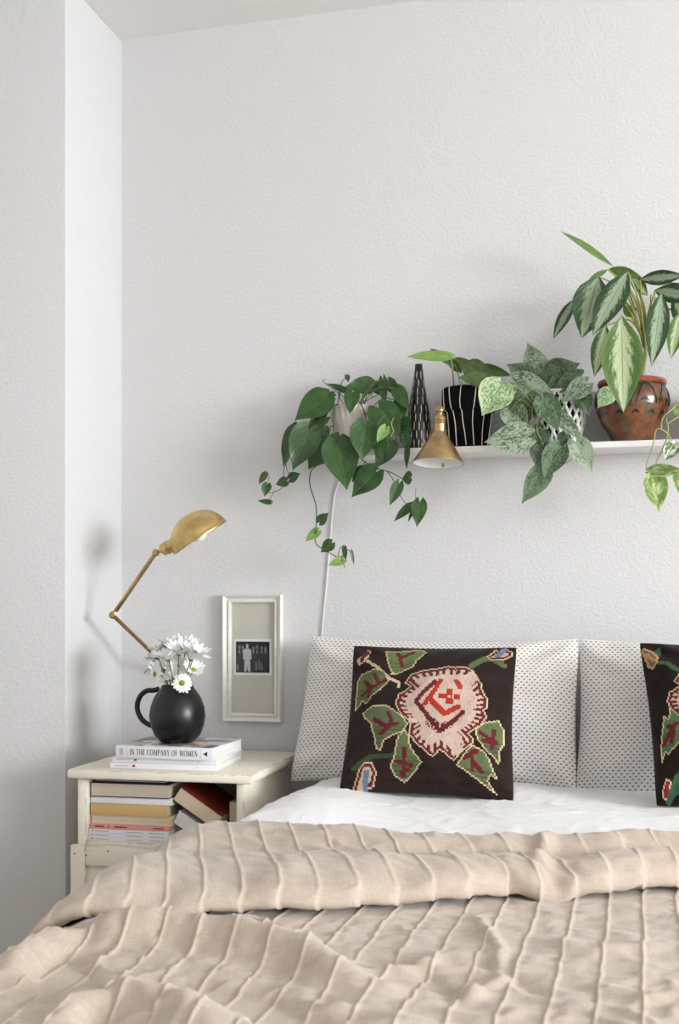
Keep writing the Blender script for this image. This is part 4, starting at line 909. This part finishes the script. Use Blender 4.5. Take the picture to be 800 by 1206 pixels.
cpt = [base+Vector((0, 0.012, 0.004)), Vector((base.x-0.03, -0.06, SZ+0.0025)), Vector((SX0+0.05, -0.05, SZ+0.0025)), Vector((SX0-0.002, -0.02, SZ+0.002)), Vector((SX0-0.004, -0.006, SZ-0.03)), PY(394, 585, -0.004), PY(388, 650, -0.004), PY(382.5, 712, -0.004), PY(379, 750, -0.004), PY(377, 800, -0.004), PY(376, 900, -0.004)]
m = MB(); m.tube(bez(cpt, 5), 0.0020, 6); m.build('cord', M['cord'], cone)

# ------------------------------------------------------------------ leaves
def leaf_mesh(name, table, lobe, fold, curl, wave, nu=9, nv=12):
    tv = [a for a, b in table]; tw = [b for a, b in table]; V = []; UV = []
    for j in range(nv):
        v = j/(nv-1); v = v**0.85; wd = np.interp(v, tv, tw)
        for i in range(nu):
            u = -1+2*i/(nu-1); au = abs(u)
            y = v-lobe*(1-v)**2.2*math.sin(math.pi*min(1, au)*0.72)
            x = 0.5*u*wd; z_ = fold*au*wd*0.5-curl*v*v+wave*math.sin(v*9+(1 if u > 0 else 2.2))*au*au
            V.append((x, y, z_)); UV.append((0.5+0.5*u, v))
    me = bpy.data.meshes.new(name); me.from_pydata(V, [], grid_faces(nu, nv)); L = me.uv_layers.new(name='UVMap')
    idx = np.zeros(len(me.loops), dtype=np.int32); me.loops.foreach_get('vertex_index', idx); L.data.foreach_set('uv', np.array(UV, dtype=np.float32)[idx].ravel()); me.shade_smooth(); return me
HT = [(0, 0.50), (0.06, 0.74), (0.16, 0.94), (0.28, 1.0), (0.42, 0.95), (0.58, 0.76), (0.72, 0.50), (0.85, 0.23), (0.94, 0.07), (1, 0.0)]
OT = [(0, 0.30), (0.08, 0.66), (0.22, 0.95), (0.38, 1.0), (0.55, 0.92), (0.72, 0.66), (0.88, 0.30), (1, 0.0)]
LT = [(0, 0.03), (0.08, 0.34), (0.22, 0.78), (0.38, 0.98), (0.50, 1.0), (0.66, 0.84), (0.82, 0.50), (0.93, 0.17), (1, 0.0)]
_leafcache = {}
def leafdata(kind, mat, var):
    k = (kind, mat.name, var)
    if k not in _leafcache:
        tb, lb = {'heart': (HT, 0.20), 'oval': (OT, 0.12), 'lance': (LT, 0.0)}[kind]
        me = leaf_mesh('leaf_'+kind, tb, lb, (0.20, 0.10, 0.32)[var], (0.10, 0.18, 0.05)[var], (0.02, 0.035, 0.015)[var]); me.materials.append(mat); _leafcache[k] = me
    return _leafcache[k]
class Plant:
    def __init__(s, root, stem_mat, crowns, reg):
        s.r = root; s.sm = stem_mat; s.att = [Vector(c) for c in crowns]; s.ncr = len(crowns); s.reg = reg; s.n = 0; s.vine_pts = []
    def px(s, z): ox, oy, k = s.reg; return ox+z[0]/k, oy+z[1]/k
    def vine(s, pts, r=0.0016, mat=None, mode='vine', taper=0.7):
        P = []
        for p in pts:
            if isinstance(p, Vector): P.append(p)
            else: a, b = s.px(p[:2]); P.append(PY(a, b, p[2]))
        C = bez(P, 5); R = [r*(1-(1-taper)*i/(len(C)-1)) for i in range(len(C))]
        m = MB(); m.tube(C, R, 6); m.build(mode, mat or s.sm, s.r)
        if mode == 'vine': s.vine_pts += C
    def leaf(s, b, t, wpx, yb, yt=None, kind='heart', mat='phil', roll=0, var=None, pet='auto', pr=0.0011, bow=0.02):
        yt = yb-0.012 if yt is None else yt
        B = PY(*s.px(b), yb); E = PY(*s.px(t), yt); Lv = E-B; ln = Lv.length; Ld = Lv.normalized()
        view = (CAM-B).normalized(); nrm = view+Vector((0.0, 0, 0.35)); nrm = (nrm-Ld*nrm.dot(Ld)).normalized()
        nrm = Matrix.Rotation(math.radians(roll), 3, Ld) @ nrm; wx = Ld.cross(nrm)
        W = (0.98 if kind == 'lance' else 1.13)*wpx/s.reg[2]*mpp(B); W /= max(0.35, abs(math.cos(math.radians(roll))))
        var = (s.n % 3) if var is None else var; s.n += 1
        me = leafdata(kind, M[mat], var); o = bpy.data.objects.new('leaf', me); COL.objects.link(o)
        org = Vector(s.r['_org']); zs = min(ln, W)
        A = Matrix((wx*W, Ld*ln, nrm*zs)).transposed().to_4x4(); o.parent = s.r; o.matrix_local = Matrix.Translation(B-org) @ A
        if pet is None: return B
        if pet == 'auto':
            c = min(s.att+s.vine_pts, key=lambda q: (q-B).length)
        elif isinstance(pet, int): c = s.att[pet]
        else: c = Vector(pet)
        d = (B-c).length
        if d > 0.004:
            mid = (B+c)/2+Vector((0, -0.2*bow, bow*min(1, d/0.05)))
            m = MB(); m.tube(bez([c, mid, B+Ld*0.002], 5), pr, 6); m.build('petiole', s.sm, s.r)
        return B
def pot_root(name, c, label, cat='potted plant'): return thing(name, c, label, cat)

# --- heart-leaf philodendron in a pleated porcelain pot
pc_ = onshelf(417, -0.072); s = mpp(pc_)
ph_ = pot_root('potted_philodendron', pc_, 'trailing heart-leaf plant in a pleated off-white pot at the end of the shelf')
npl = 22
def pleat(r, z_, a): return r*(1+0.045*math.sin(a*npl+z_*60)*min(1, z_/0.03+0.2))
hh = 53*s
m = MB(); m.lathe([(0.036, 0), (0.040, 0.004), (0.047, hh*0.4), (0.0535, hh*0.8), (0.0565, hh), (0.0535, hh), (0.050, hh*0.8), (0.044, hh*0.4), (0.0001, hh*0.3)], 132, Matrix.Translation(pc_), pleat); m.build('pot', M['potwhite'], ph_)
m = MB(); m.lathe([(0.0001, hh*0.88), (0.0505, hh*0.86)][::-1], 32, Matrix.Translation(pc_)); m.build('soil', M['soil'], ph_)
pt = pc_+Vector((0, 0, hh*0.88))
P = Plant(ph_, M['stem'], [pt+Vector((-0.03, -0.02, 0)), pt+Vector((0, -0.03, 0)), pt+Vector((0.028, -0.02, 0)), pt+Vector((0.0, 0.01, 0))], (290, 400, 3.2))
rimF = pt+Vector((-0.035, -0.048, 0.014)); rimL_ = pt+Vector((-0.056, -0.012, 0.012)); rimR_ = pt+Vector((0.030, -0.050, 0.012))
P.vine([pt+Vector((-0.02, -0.02, 0)), rimF, (330, 350, -0.155), (345, 400, -0.165), (300, 455, -0.165), (262, 478, -0.160), (243, 500, -0.155), (240, 545, -0.15), (258, 605, -0.145), (265, 640, -0.14), (264, 700, -0.135), (262, 765, -0.13), (300, 795, -0.125), (345, 822, -0.12), (366, 845, -0.12), (372, 860, -0.12)], 0.0017)
P.vine([pt+Vector((-0.02, 0, 0)), rimL_, (250, 300, -0.11), (205, 390, -0.12), (160, 450, -0.12), (142, 488, -0.12), (143, 527, -0.12)], 0.0014)
P.vine([(150, 470, -0.12), (155, 495, -0.12), (170, 508, -0.12)], 0.0010)
P.vine([(143, 527, -0.12), (130, 562, -0.12), (100, 575, -0.12), (85, 578, -0.12)], 0.0010); P.vine([(108, 573, -0.12), (95, 590, -0.12), (84, 608, -0.12)], 0.0008)
P.vine([pt+Vector((0.01, -0.03, 0)), rimR_, (455, 330, -0.175), (430, 400, -0.178), (425, 440, -0.172), (455, 465, -0.165), (490, 485, -0.16), (545, 500, -0.155), (590, 525, -0.15)], 0.0017)
P.vine([(530, 494, -0.155), (553, 525, -0.15), (570, 565, -0.15), (592, 605, -0.15), (622, 632, -0.15), (637, 612, -0.15), (640, 560, -0.15)], 0.0011)
P.vine([(75, 548, -0.12), (84, 530, -0.12), (86, 512, -0.12), (76, 490, -0.12)], 0.0007)
P.vine([(545, 365, -0.185), (555, 345, -0.185), (548, 318, -0.185), (556, 295, -0.185)], 0.0013, M['stem_yel'], 'shoot')
P.vine([pt+Vector((0.03, -0.03, 0)), (505, 330, -0.17), (530, 350, -0.18), (560, 378, -0.18), (600, 400, -0.17)], 0.0015)
for d in (
    ((302, 222), (180, 298), 108, -0.130, -0.155), ((236, 340), (177, 488), 106, -0.150, -0.175), ((192, 340), (136, 478), 62, -0.118, -0.125, 'phil', 40),
    ((300, 292), (222, 335), 60, -0.105, -0.11, 'phil', 20), ((312, 362), (236, 490), 112, -0.130, -0.140), ((345, 395), (381, 566), 126, -0.180, -0.205),
    ((448, 322), (436, 456), 100, -0.185, -0.205), ((472, 172), (374, 174), 66, -0.085, -0.120, 'phil', 0), ((374, 194), (302, 164), 26, -0.075, -0.09, 'phil', 10),
    ((402, 198), (389, 279), 54, -0.125, -0.145), ((500, 258), (580, 352), 112, -0.140, -0.165), ((516, 152), (525, 248), 32, -0.100, -0.12, 'phil', 30),
    ((538, 158), (570, 214), 42, -0.085, -0.10), ((568, 186), (614, 264), 50, -0.100, -0.125), ((560, 318), (622, 366), 60, -0.125, -0.14),
    ((545, 385), (486, 486), 72, -0.165, -0.175), ((500, 372), (512, 452), 52, -0.175, -0.185), ((526, 332), (492, 389), 38, -0.195, -0.20, 'phil_young'),
    ((490, 498), (394, 591), 92, -0.175, -0.185), ((442, 488), (398, 538), 42, -0.150, -0.155), ((610, 410), (604, 490), 20, -0.150, -0.15, 'phil', 30),
    ((596, 362), (614, 414), 42, -0.150, -0.16), ((620, 520), (586, 523), 52, -0.150, -0.15), ((576, 543), (541, 626), 42, -0.150, -0.155),
    ((620, 627), (555, 685), 34, -0.150, -0.155), ((655, 612), (643, 704), 54, -0.150, -0.165), ((634, 630), (609, 691), 14, -0.145, -0.145),
    ((153, 533), (111, 546), 36, -0.120, -0.13), ((165, 524), (202, 503), 38, -0.120, -0.125), ((80, 546), (68, 592), 34, -0.120, -0.125),
    ((74, 506), (46, 545), 26, -0.120, -0.12, 'phil_old'), ((92, 613), (41, 606), 18, -0.120, -0.12), ((278, 688), (310, 652), 38, -0.135, -0.14),
    ((271, 722), (220, 760), 36, -0.130, -0.14, 'phil_young', 10), ((322, 766), (280, 802), 42, -0.125, -0.13), ((368, 830), (309, 850), 34, -0.120, -0.13, 'phil_young', 0),
    ((370, 782), (376, 835), 18, -0.120, -0.12), ((397, 798), (407, 852), 12, -0.120, -0.12), ((535, 150), (555, 195), 30, -0.07, -0.08), ((380, 135), (385, 160), 18, -0.06, -0.07),
    ((575, 230), (600, 290), 44, -0.09, -0.11), ((480, 170), (520, 215), 36, -0.06, -0.075), ((330, 205), (290, 225), 26, -0.09, -0.10), ((590, 300), (622, 345), 40, -0.10, -0.115)):
    b, t, wd, yb, yt = d[:5]; P.leaf(b, t, wd, yb, yt, 'heart', d[5] if len(d) > 5 else 'phil', d[6] if len(d) > 6 else random.uniform(-15, 15))
for q in ((300, 150), (420, 170), (440, 195), (470, 205), (350, 200), (405, 210), (500, 190)):
    a = P.px(q); P.vine([pt+Vector((random.uniform(-0.03, 0.03), random.uniform(-0.03, 0.02), 0)), PY(*a, -0.08)+Vector((0, 0, -0.01)), PY(*a, -0.075)], 0.0010, M['stem'], 'stem')

# --- black pot with white lines
bc_ = onshelf(552, -0.072); s = mpp(bc_); bp = pot_root('potted_anthurium', bc_, 'green-leaved plant in a rough black pot with thin white vertical lines')
bp.name = 'potted_houseplant'
prof = [(1e-5, 0), (23.0, 0), (23.6, 1), (27.8, 42), (30.6, 43), (31.2, 45), (31.4, 68), (30.6, 70.5), (28, 70.5), (27, 60), (1e-5, 58)]
prof = [(r*s, z_*s) for r, z_ in prof]; prof[0] = (1e-5, 0); prof[-1] = (1e-5, prof[-1][1])
m = MB(); m.lathe(prof, 64, Matrix.Translation(bc_), lambda r, z_, a: r*(1+0.006*math.sin(a*13+z_*300))); bpot = m.build('pot', M['velvet'], bp)
m = MB(); m.lathe([(27.0*s, 62*s), (1e-5, 63*s)], 32, Matrix.Translation(bc_)); m.build('soil', M['soil'], bp)
for k in range(13):
    a0 = -math.pi/2-1.03+k*2*math.pi/13; pts = []
    for z_, r in ((70.8, 30.4), (66, 31.6), (55, 31.6), (45.5, 31.4), (43, 29.6), (41, 28.1), (28, 26.8), (14, 25.4), (2, 24.1)):
        aa = a0+0.10*math.sin(z_*0.05+k)+random.uniform(-0.012, 0.012); pts.append(bc_+Vector((math.cos(aa)*r, math.sin(aa)*r, z_))*s)
    m = MB(); m.tube(bez(pts, 3), 0.0011, 6); m.build('painted_line', M['chalk'], bpot)
P = Plant(bp, M['stem_pale'], [bc_+Vector((-0.01, -0.02, 62*s)), bc_+Vector((0.015, -0.015, 62*s)), bc_+Vector((-0.03, -0.02, 62*s))], (470, 370, 3.2))
P.leaf((196, 160), (30, 157), 42, -0.13, -0.16, 'oval', 'olive_fresh', 15, 0, 2, 0.0016); P.leaf((197, 190), (117, 127), 34, -0.11, -0.08, 'oval', 'olive', 20, 2, 2, 0.0014)
P.leaf((195, 175), (238, 222), 28, -0.10, -0.10, 'oval', 'olive', 30, 2, 0); P.leaf((285, 222), (208, 160), 44, -0.11, -0.09, 'oval', 'olive', 0, 2, 0)
P.leaf((258, 192), (350, 252), 72, -0.12, -0.15, 'oval', 'olive', 10, 0, 1); P.leaf((345, 258), (226, 234), 58, -0.14, -0.15, 'oval', 'olive', 10, 0, 1)
P.leaf((312, 200), (425, 232), 34, -0.10, -0.12, 'oval', 'olive', 20, 2, 1, 0.0014)
P.vine([bc_+Vector((-0.008, -0.03, 62*s)), (238, 270, -0.105), (238, 232, -0.105)], 0.0012, M['stem_pale'], 'shoot')

# --- satin pothos in a white openwork pot
lc = onshelf(658, -0.074); s = mpp(lc); sp_ = pot_root('potted_satin_pothos', lc, 'silver-speckled trailing plant in a white openwork ceramic pot')
LP = [(17, 0), (21, 2), (27, 14), (30.5, 30), (31, 44), (29, 57), (28, 61)]
lz = [p[1] for p in LP]; lr = [p[0] for p in LP]
def lsurf(a, z_): r = np.interp(z_, lz, lr); return lc+Vector((math.cos(a)*r, math.sin(a)*r, z_))*s
lat = thing('openwork_pot', lc, None, None); lat.parent = sp_; lat.location = (0, 0, 0)
m = MB(); m.lathe([(1e-5, 0.0), (17*s, 0), (21.5*s, 2*s), (23*s, 6*s), (19*s, 6*s), (1e-5, 3*s)], 40, Matrix.Translation(lc)); m.build('foot', M['lattice'], lat)
m = MB(); m.tube([lc+Vector((math.cos(a)*28.2, math.sin(a)*28.2, 61))*s for a in np.linspace(0, 2*math.pi, 41)], 1.9*s, 8, False); m.build('rim', M['lattice'], lat)
for sg in (-1, 1):
    for k in range(20):
        a0 = 2*math.pi*k/20; m = MB(); m.tube([lsurf(a0+sg*0.9*t, 4+57*t) for t in np.linspace(0, 1, 14)], 1.75*s, 6); m.build('lattice_strip', M['lattice'], lat)
m = MB(); m.lathe([(14*s, 6.5*s), (24*s, 14*s), (27*s, 30*s), (27.5*s, 44*s), (25.5*s, 57*s), (24*s, 57*s), (1e-5, 52*s)], 32, Matrix.Translation(lc)); m.build('liner', M['dark'], sp_)
lt = lc+Vector((0, 0, 56*s))
P = Plant(sp_, M['stem_pale'], [lt+Vector((-0.02, -0.02, 0)), lt+Vector((0.02, -0.02, 0)), lt+Vector((0, 0.01, 0))], (470, 370, 3.2))
P.vine([lt+Vector((-0.02, -0.03, 0)), (510, 330, -0.16), (500, 400, -0.175), (485, 455, -0.175), (480, 490, -0.17), (468, 526, -0.165)], 0.0016)
P.vine([lt+Vector((0, -0.04, 0)), (560, 330, -0.165), (530, 400, -0.18), (520, 440, -0.18), (545, 490, -0.175), (560, 560, -0.17), (548, 590, -0.17)], 0.0016)
P.vine([lt+Vector((0.02, -0.04, 0)), (620, 400, -0.165), (640, 470, -0.17), (615, 515, -0.165), (650, 495, -0.165), (668, 486, -0.165)], 0.0014)
P.vine([(620, 565, -0.165), (640, 555, -0.165), (655, 545, -0.165)], 0.0011)
P.vine([(625, 545, -0.165), (635, 515, -0.165), (660, 490, -0.165)], 0.0011)
P.vine([lt+Vector((0.03, -0.02, 0)), (700, 275, -0.13), (725, 290, -0.15), (745, 300, -0.17), (770, 300, -0.18)], 0.0013)
for d in (
    ((528, 228), (486, 102), 78, -0.075, -0.06, 'satin'), ((568, 240), (676, 180), 100, -0.090, -0.11, 'satin_dark'), ((494, 240), (405, 188), 64, -0.10, -0.12, 'satin_dark'),
    ((440, 258), (610, 334), 88, -0.140, -0.165, 'satin'), ((686, 236), (578, 292), 72, -0.120, -0.14, 'satin_dark'), ((706, 262), (610, 332), 62, -0.14, -0.155, 'satin'),
    ((385, 272), (312, 378), 112, -0.185, -0.205, 'satin_pale'), ((482, 308), (474, 415), 98, -0.160, -0.175, 'satin_dark'), ((545, 324), (602, 442), 78, -0.180, -0.195, 'satin_dark'),
    ((418, 360), (484, 442), 80, -0.165, -0.185, 'satin'), ((484, 462), (320, 478), 94, -0.190, -0.205, 'satin'), ((592, 378), (697, 480), 52, -0.175, -0.185, 'satin'),
    ((545, 436), (498, 492), 64, -0.175, -0.18, 'satin_dark'), ((537, 488), (518, 580), 64, -0.175, -0.185, 'satin_dark'), ((606, 505), (545, 624), 78, -0.180, -0.19, 'satin_dark'),
    ((548, 588), (462, 714), 72, -0.172, -0.185, 'satin_dark'), ((628, 454), (606, 514), 42, -0.160, -0.165, 'satin_dark'), ((668, 484), (730, 598), 72, -0.165, -0.18, 'satin'),
    ((690, 310), (716, 378), 56, -0.13, -0.145, 'satin_dark'), ((796, 292), (750, 350), 56, -0.185, -0.195, 'satin_pale'), ((545, 232), (580, 272), 42, -0.10, -0.115, 'satin_dark'),
    ((610, 250), (560, 300), 52, -0.11, -0.12, 'satin_dark')):
    b, t, wd, yb, yt, mt_ = d; P.leaf(b, t, wd*1.12, yb, yt, 'heart', mt_, random.uniform(-12, 12))

# --- Chinese evergreen in a brown glazed pot
ec = onshelf(744.5, -0.092); s = mpp(ec); ev = pot_root('potted_aglaonema', ec, 'tall plant with long silver-feathered leaves in a brown glazed pot'); ev.name = 'potted_chinese_evergreen'
prof = [(1e-5, 0), (22, 0), (24, 1.5), (25, 5), (29, 12), (35.5, 22), (41, 36), (43, 47), (41.5, 58), (37.5, 64.5), (36.5, 66)]
m = MB(); m.lathe([(r*s, z_*s) for r, z_ in prof], 56, Matrix.Translation(ec)); epot = m.build('pot', M['brown'], ev)
m = MB(); m.lathe([(36.4*s, 65*s), (39*s, 66*s), (40.2*s, 68.5*s), (39.4*s, 71.5*s), (37*s, 72.3*s), (34*s, 71*s), (33*s, 64*s), (1e-5, 62*s)], 56, Matrix.Translation(ec)); m.f = m.f[:-1]; m.build('pot_rim', M['rimred'], epot)
m = MB(); m.lathe([(33*s, 66*s), (1e-5, 67*s)], 32, Matrix.Translation(ec)); m.build('soil', M['soil'], ev)
ezz = [p[1] for p in prof]; err = [p[0] for p in prof]
def esurf(a, z_, o_=0.2): r = np.interp(z_, ezz, err)+o_; return ec+Vector((math.cos(a)*r, math.sin(a)*r, z_))*s
for row, z_, n in ((0, 30, 13), (1, 44, 13)):
    for k in range(n):
        a0 = 2*math.pi*(k+0.5*row)/n; V = []
        for t in np.linspace(-1, 1, 7):
            h = 1-t*t; V += [esurf(a0+t*0.15, z_+h*2.2-2.5), esurf(a0+t*0.15, z_+h*6.0-2.5)]
        m = MB(); m.add(V, [(2*i, 2*i+2, 2*i+3, 2*i+1) for i in range(6)]); m.build('crescent_mark', M['groove'], epot)
for k in range(9):
    a0 = 2*math.pi*k/9+0.25; m = MB(); m.tube([esurf(a0+0.30*t, 40+24*math.sin((t+1)*math.pi/2)**0.7, 0.0) for t in np.linspace(-1, 1, 17)], 0.9*s, 6); m.build('relief_arch', M['groove'], epot)
et = ec+Vector((0, 0, 66*s))
P = Plant(ev, M['stem_yel'], [et+Vector((0.02, 0, 0)), et+Vector((0.012, -0.012, 0)), et+Vector((0.03, 0.01, 0))], (630, 260, 3.447))
trunk = [et+Vector((0.016, -0.002, -0.003)), (448, 560, -0.10), (450, 480, -0.10)]
P.vine(trunk, 0.0045, M['stem_pale'], 'stem', 0.9)
cA = PY(*P.px((450, 480)), -0.10)
def ag(b, t, wd, yb, yt, mt_='agla', roll=0, var=None, pet=True, kind='lance'):
    B = P.leaf(b, t, wd*1.03, yb, yt, kind, mt_, roll, var, None)
    if pet:
        m = MB(); c = cA+Vector((random.uniform(-0.006, 0.006), random.uniform(-0.006, 0.006), random.uniform(-0.03, 0.015)))
        mid = (B+c)/2+Vector(((c.x-B.x)*0.10, 0, abs(B.x-c.x)*0.30+0.008)); m.tube(bez([c, mid, B], 6), [0.0024-0.0008*i/12 for i in range(13)], 8); m.build('petiole', M['stem_yel'], ev)
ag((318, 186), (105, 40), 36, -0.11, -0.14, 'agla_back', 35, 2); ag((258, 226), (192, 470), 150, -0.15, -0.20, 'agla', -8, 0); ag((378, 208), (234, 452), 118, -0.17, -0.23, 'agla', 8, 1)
ag((290, 425), (242, 634), 78, -0.15, -0.19, 'agla_pale', 0, 2); ag((352, 388), (360, 772), 164, -0.20, -0.245, 'agla_pale', 0, 0); ag((160, 318), (74, 478), 52, -0.12, -0.15, 'agla', 10, 0)
ag((296, 198), (212, 250), 28, -0.13, -0.16, 'agla_back', 20, 2); ag((300, 196), (432, 228), 44, -0.11, -0.14, 'agla_back', 20, 1); ag((428, 238), (606, 222), 56, -0.12, -0.17, 'agla', 20, 1)
ag((516, 292), (476, 588), 92, -0.15, -0.22, 'agla', -10, 0); ag((488, 282), (660, 310), 78, -0.13, -0.19, 'agla', 10, 1); ag((594, 370), (552, 560), 72, -0.15, -0.20, 'agla_pale', 0, 2)
ag((392, 222), (458, 304), 50, -0.10, -0.12, 'agla_pale', 10, 0); ag((236, 372), (204, 470), 34, -0.12, -0.14, 'agla_pale', 20, 2, False); ag((560, 300), (690, 520), 95, -0.13, -0.20, 'agla', 0, 1)
ag((460, 375), (530, 350), 40, -0.09, -0.08, 'agla_back', 10, 0); ag((362, 345), (392, 400), 30, -0.09, -0.10, 'agla_back', 0, 0); ag((540, 250), (720, 400), 80, -0.06, -0.07, 'agla', 10, 2)
ag((250, 300), (150, 380), 60, -0.09, -0.09, 'agla', 10, 2)
for q in ((388, 285), (402, 300), (420, 280), (432, 296), (472, 300), (490, 310)):
    a = P.px(q); m = MB(); B = PY(*a, -0.11); m.tube(bez([cA+Vector((random.uniform(-0.01, 0.01), 0, random.uniform(-0.02, 0.01))), (B+cA)/2+Vector((0.004, 0, 0.01)), B], 6), 0.0019, 8); m.build('petiole', M['stem_yel'], ev)

# --- golden pothos whose pot stands farther along the shelf
gc = onshelf(848, -0.078); s = mpp(gc); gp = pot_root('potted_golden_pothos', gc, 'yellow-green pothos trailing over the shelf end beside the brown pot')
m = MB(); m.lathe([(1e-5, 0), (20*s, 0), (27*s, 42*s), (30*s, 43*s), (31*s, 56*s), (28*s, 56*s), (27*s, 50*s), (1e-5, 49*s)], 40, Matrix.Translation(gc)); m.build('pot', M['terracotta'], gp)
m = MB(); m.lathe([(27*s, 50.5*s), (1e-5, 51.5*s)], 24, Matrix.Translation(gc)); m.build('soil', M['soil'], gp)
gt = gc+Vector((0, 0, 51*s))
P = Plant(gp, M['stem_yel'], [gt+Vector((-0.02, -0.02, 0)), gt+Vector((0.01, -0.02, 0))], (690, 420, 6.03))
P.vine([gt+Vector((-0.03, -0.03, 0)), (740, 260, -0.14), (663, 325, -0.15), (600, 385, -0.16), (560, 420, -0.16), (540, 470, -0.16), (540, 520, -0.16), (580, 545, -0.16), (620, 605, -0.16), (640, 640, -0.16)], 0.0019)
P.vine([gt+Vector((-0.02, -0.04, 0)), (720, 400, -0.15), (655, 430, -0.16), (600, 465, -0.165), (575, 480, -0.165)], 0.0017)
P.vine([(572, 440, -0.165), (585, 500, -0.165), (580, 570, -0.165), (545, 660, -0.165), (505, 745, -0.165), (490, 805, -0.165)], 0.0016)
P.vine([(580, 545, -0.165), (530, 512, -0.17), (500, 525, -0.17), (485, 600, -0.17), (455, 700, -0.17), (432, 760, -0.17), (440, 795, -0.17), (460, 812, -0.17)], 0.0015)
P.leaf((490, 862), (523, 1102), 155, -0.175, -0.19, 'heart', 'pothos', 0, 0, None); P.leaf((452, 812), (690, 805), 82, -0.17, -0.20, 'oval', 'pothos', 15, 2, None)
P.leaf((640, 618), (562, 735), 100, -0.165, -0.175, 'oval', 'pothos_white', 0, 2, None); P.leaf((690, 820), (655, 965), 110, -0.16, -0.17, 'heart', 'pothos', 0, 0, None)
P.leaf((672, 360), (700, 460), 90, -0.15, -0.16, 'heart', 'pothos', 0, 1); P.leaf((740, 250), (800, 400), 130, -0.14, -0.16, 'heart', 'pothos', 0, 0); P.leaf((860, 200), (900, 420), 150, -0.13, -0.16, 'heart', 'pothos', 0, 1); P.leaf((960, 160), (1060, 300), 140, -0.12, -0.14, 'heart', 'pothos_white', 0, 2)
P.leaf((800, 560), (760, 720), 130, -0.16, -0.17, 'heart', 'pothos', 0, 1, Vector(gt)+Vector((-0.03, -0.04, 0.004)))

for o in bpy.data.objects:
    if '_org' in o: del o['_org']
